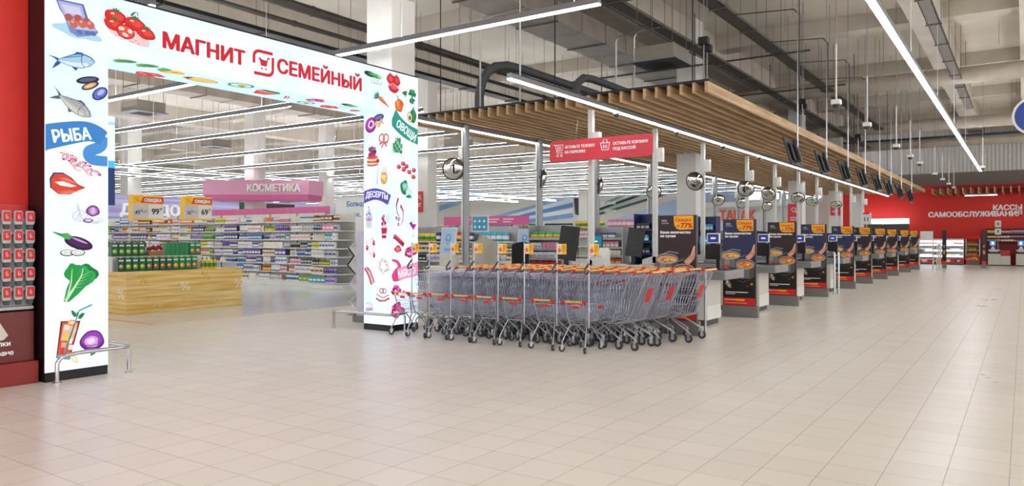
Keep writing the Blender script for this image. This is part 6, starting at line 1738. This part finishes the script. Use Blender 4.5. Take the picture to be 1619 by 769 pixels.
def make_sco():
    t = thing('self_checkout', 'self checkout', 'self checkout machine')
    MB().box(0, 0, .06, .58, .6, .84).build('body', PANEL, t, bevel=.01)
    MB().prism([(.0, .66), (.58, .66), (.58, .84), (.45, .76), (.1, .76), (0, .84)], -.012, -.001, 'Y').build('coin_tray', BLACKP, t)
    MB().box(.02, .05, .84, .56, .55, .88).build('scanner_top', PANEL2, t, bevel=.006)
    MB().box(.06, .2, 1.06, .38, .26, 1.4).build('screen_frame', BLACKP, t, bevel=.006)
    a = Art(); a.rect(0, 0, .28, .28, '3f7ab8'); a.rect(.08, .06, .2, .22, 'd9ecf6'); a.build('screen', (.08, .2, 1.09), (1, 0, 0), (0, 0, 1), t, SCREENART)
    MB().prism([(.12, .88), (.34, .88), (.28, 1.06), (.18, 1.06)], .22, .26, 'Y').build('screen_stand', WHITEP, t)
    MB().box(.58, .05, .06, 1.03, .6, .55).build('bagging_shelf', PANEL, t, bevel=.01)
    MB().box(.6, .5, .56, 1.0, .53, .84).build('bag_panel', REDP, t)
    MB().box(.03, .04, 0, 1.0, .56, .06).build('plinth', KICK, t)
    return t
so = make_sco(); kids(so); so.location = (-1.63, 48.4, 0); so['label'] = 'cream self checkout machine with blue screen below the number signs'
dup(so, (-.36, 48.4, 0), 0, 'cream self checkout machine with blue screen at the right picture edge')
ts = make_rack('wall_shelf', 'red backed wall shelf of small packs behind the self checkouts', 'shelf', 2.6, .35, [.6, 1.3, 1.5, 1.75], 2.05, mat('dark_red_shelf', '7a1210', .5)); ts.location = (-.45, 49.9, 0)
for i, z in enumerate([1.3, 1.5, 1.75]): fill(-1.7, .4, 49.9 + .09, z, .13 if i < 2 else .2, 'the %s board of the wall shelf behind the self checkouts' % ('lower', 'middle', 'upper')[i], ['white', 'cream', 'yellow', 'red', 'silver'], ['box', 'pack'])
for z0, z1, wd in ((2.1, 2.46, 'upper'), (1.7, 2.02, 'lower')):
    t = thing('number_sign', '%s white number sign above the first self checkout' % wd, 'sign', (-1.16, 48.35, z0))
    MB().box(-.14, 0, 0, .14, .04, z1 - z0).build('board', WHITEP, t)
    a = Art(); a.text('8', 0, .1, .16, '3a3a3c', 'c', .03); a.build('sign_print', (0, 0, 0), (1, 0, 0), (0, 0, 1), t)
    if wd == 'upper': MB().box(-.015, .05, -1.22, .015, .08, z1 - z0).build('post', POLEG, t)
for k, (x, y) in enumerate(((-3.32, 43.6), (-1.65, 44.3), (.1, 45.0))):
    t = thing('barrier_post', 'black and red barrier post before the self checkouts, %s from the left' % ORD[k], 'post', (x, y, 0), 0, 'barrier posts')
    MB().box(-.09, -.09, .36, .09, .09, 1.9).build('post', BLACKP, t, bevel=.008)
    MB().box(-.092, -.092, .2, .092, .092, .36).build('red_band', REDP, t)
    MB().box(-.095, -.095, 0, .095, .095, .2).build('foot', BASEG, t)
    a = Art(); a.blob(0, .0, .05, .12, 'c98a4a', k + 2, .2); a.blob(0, .3, .05, .06, '8f7f70', k + 5, .2); a.build('post_print', (0, -.09, .8), (1, 0, 0), (0, 0, 1), t)
t = thing('folding_stand', 'white folding stand with shelves in front of the open fridges', 'stand', (-4.0, 42.1, 0))
for x in (-.3, .3):
    for y in (0, .35): MB().tube((x, y, 0), (x, y, 1.4), .018, 6).build('leg', WHITEP, t)
for z in (.45, .75, 1.05, 1.35): MB().box(-.31, -.02, z, .31, .37, z + .025).build('shelf', WHITEP, t)
MB().box(-.28, .34, 1.4, .28, .37, 1.85).build('header_board', WHITEP, t)
def turnstile(label, x, y, n, gap, h, along):
    t = thing('guide_barrier', label, 'barrier', (x, y, 0))
    for k in range(n):
        px, py = (k * gap, 0) if along == 'x' else (0, k * gap)
        MB().tube((px, py, 0), (px, py, h), .024, 8).build('post', CHROME, t, True)
        MB().lathe([(.07, 0), (.07, .012), (.03, .02)], (px, py, 0), 12).build('foot_flange', CHROME, t, True)
    e = ((n - 1) * gap, 0) if along == 'x' else (0, (n - 1) * gap)
    for z in (h * .45, h * .93): MB().tube((0, 0, z), (e[0], e[1], z), .018, 8).build('rail', CHROME, t, True)
turnstile('chrome guide barrier in front of the fifth advertising stand', -4.17, 21.35, 2, .55, 1.12, 'y')
turnstile('chrome guide barrier beside the white folding stand', -3.42, 40.8, 3, .85, 1.25, 'y')
for k in range(2):
    t = thing('tall_cabinet', 'dark cabinet with lit white header behind the last checkouts, %s' % ('left', 'right')[k], 'cabinet', (-8.3 + 1.38 * k, 49.4, 0), 0, 'lit cabinets')
    MB().box(0, 0, 0, 1.3, .6, 2.36).build('body', mat('dark_grey_cabinet', '4a4644', .5), t)
    MB().box(.0, -.02, 2.365, 1.3, .55, 2.66).build('lit_header', GLOWW, t)
t = thing('lane_number', 'white number sign on a pole above the far checkouts', 'sign', (-6.2, 39.1, .9605))
MB().tube((0, 0, 0), (0, 0, 1.2), .02, 6).build('pole', POLEW, t)
MB().box(-.2, -.1, 1.2, .2, .1, 1.75).build('box', WHITEP, t, bevel=.01)
a = Art(); a.text('11', 0, .15, .2, '3a3a3c', 'c', .03); a.rect(-.14, .48, .14, .56, 'c8261e'); a.build('number', (0, -.1, 1.2), (1, 0, 0), (0, 0, 1), t)
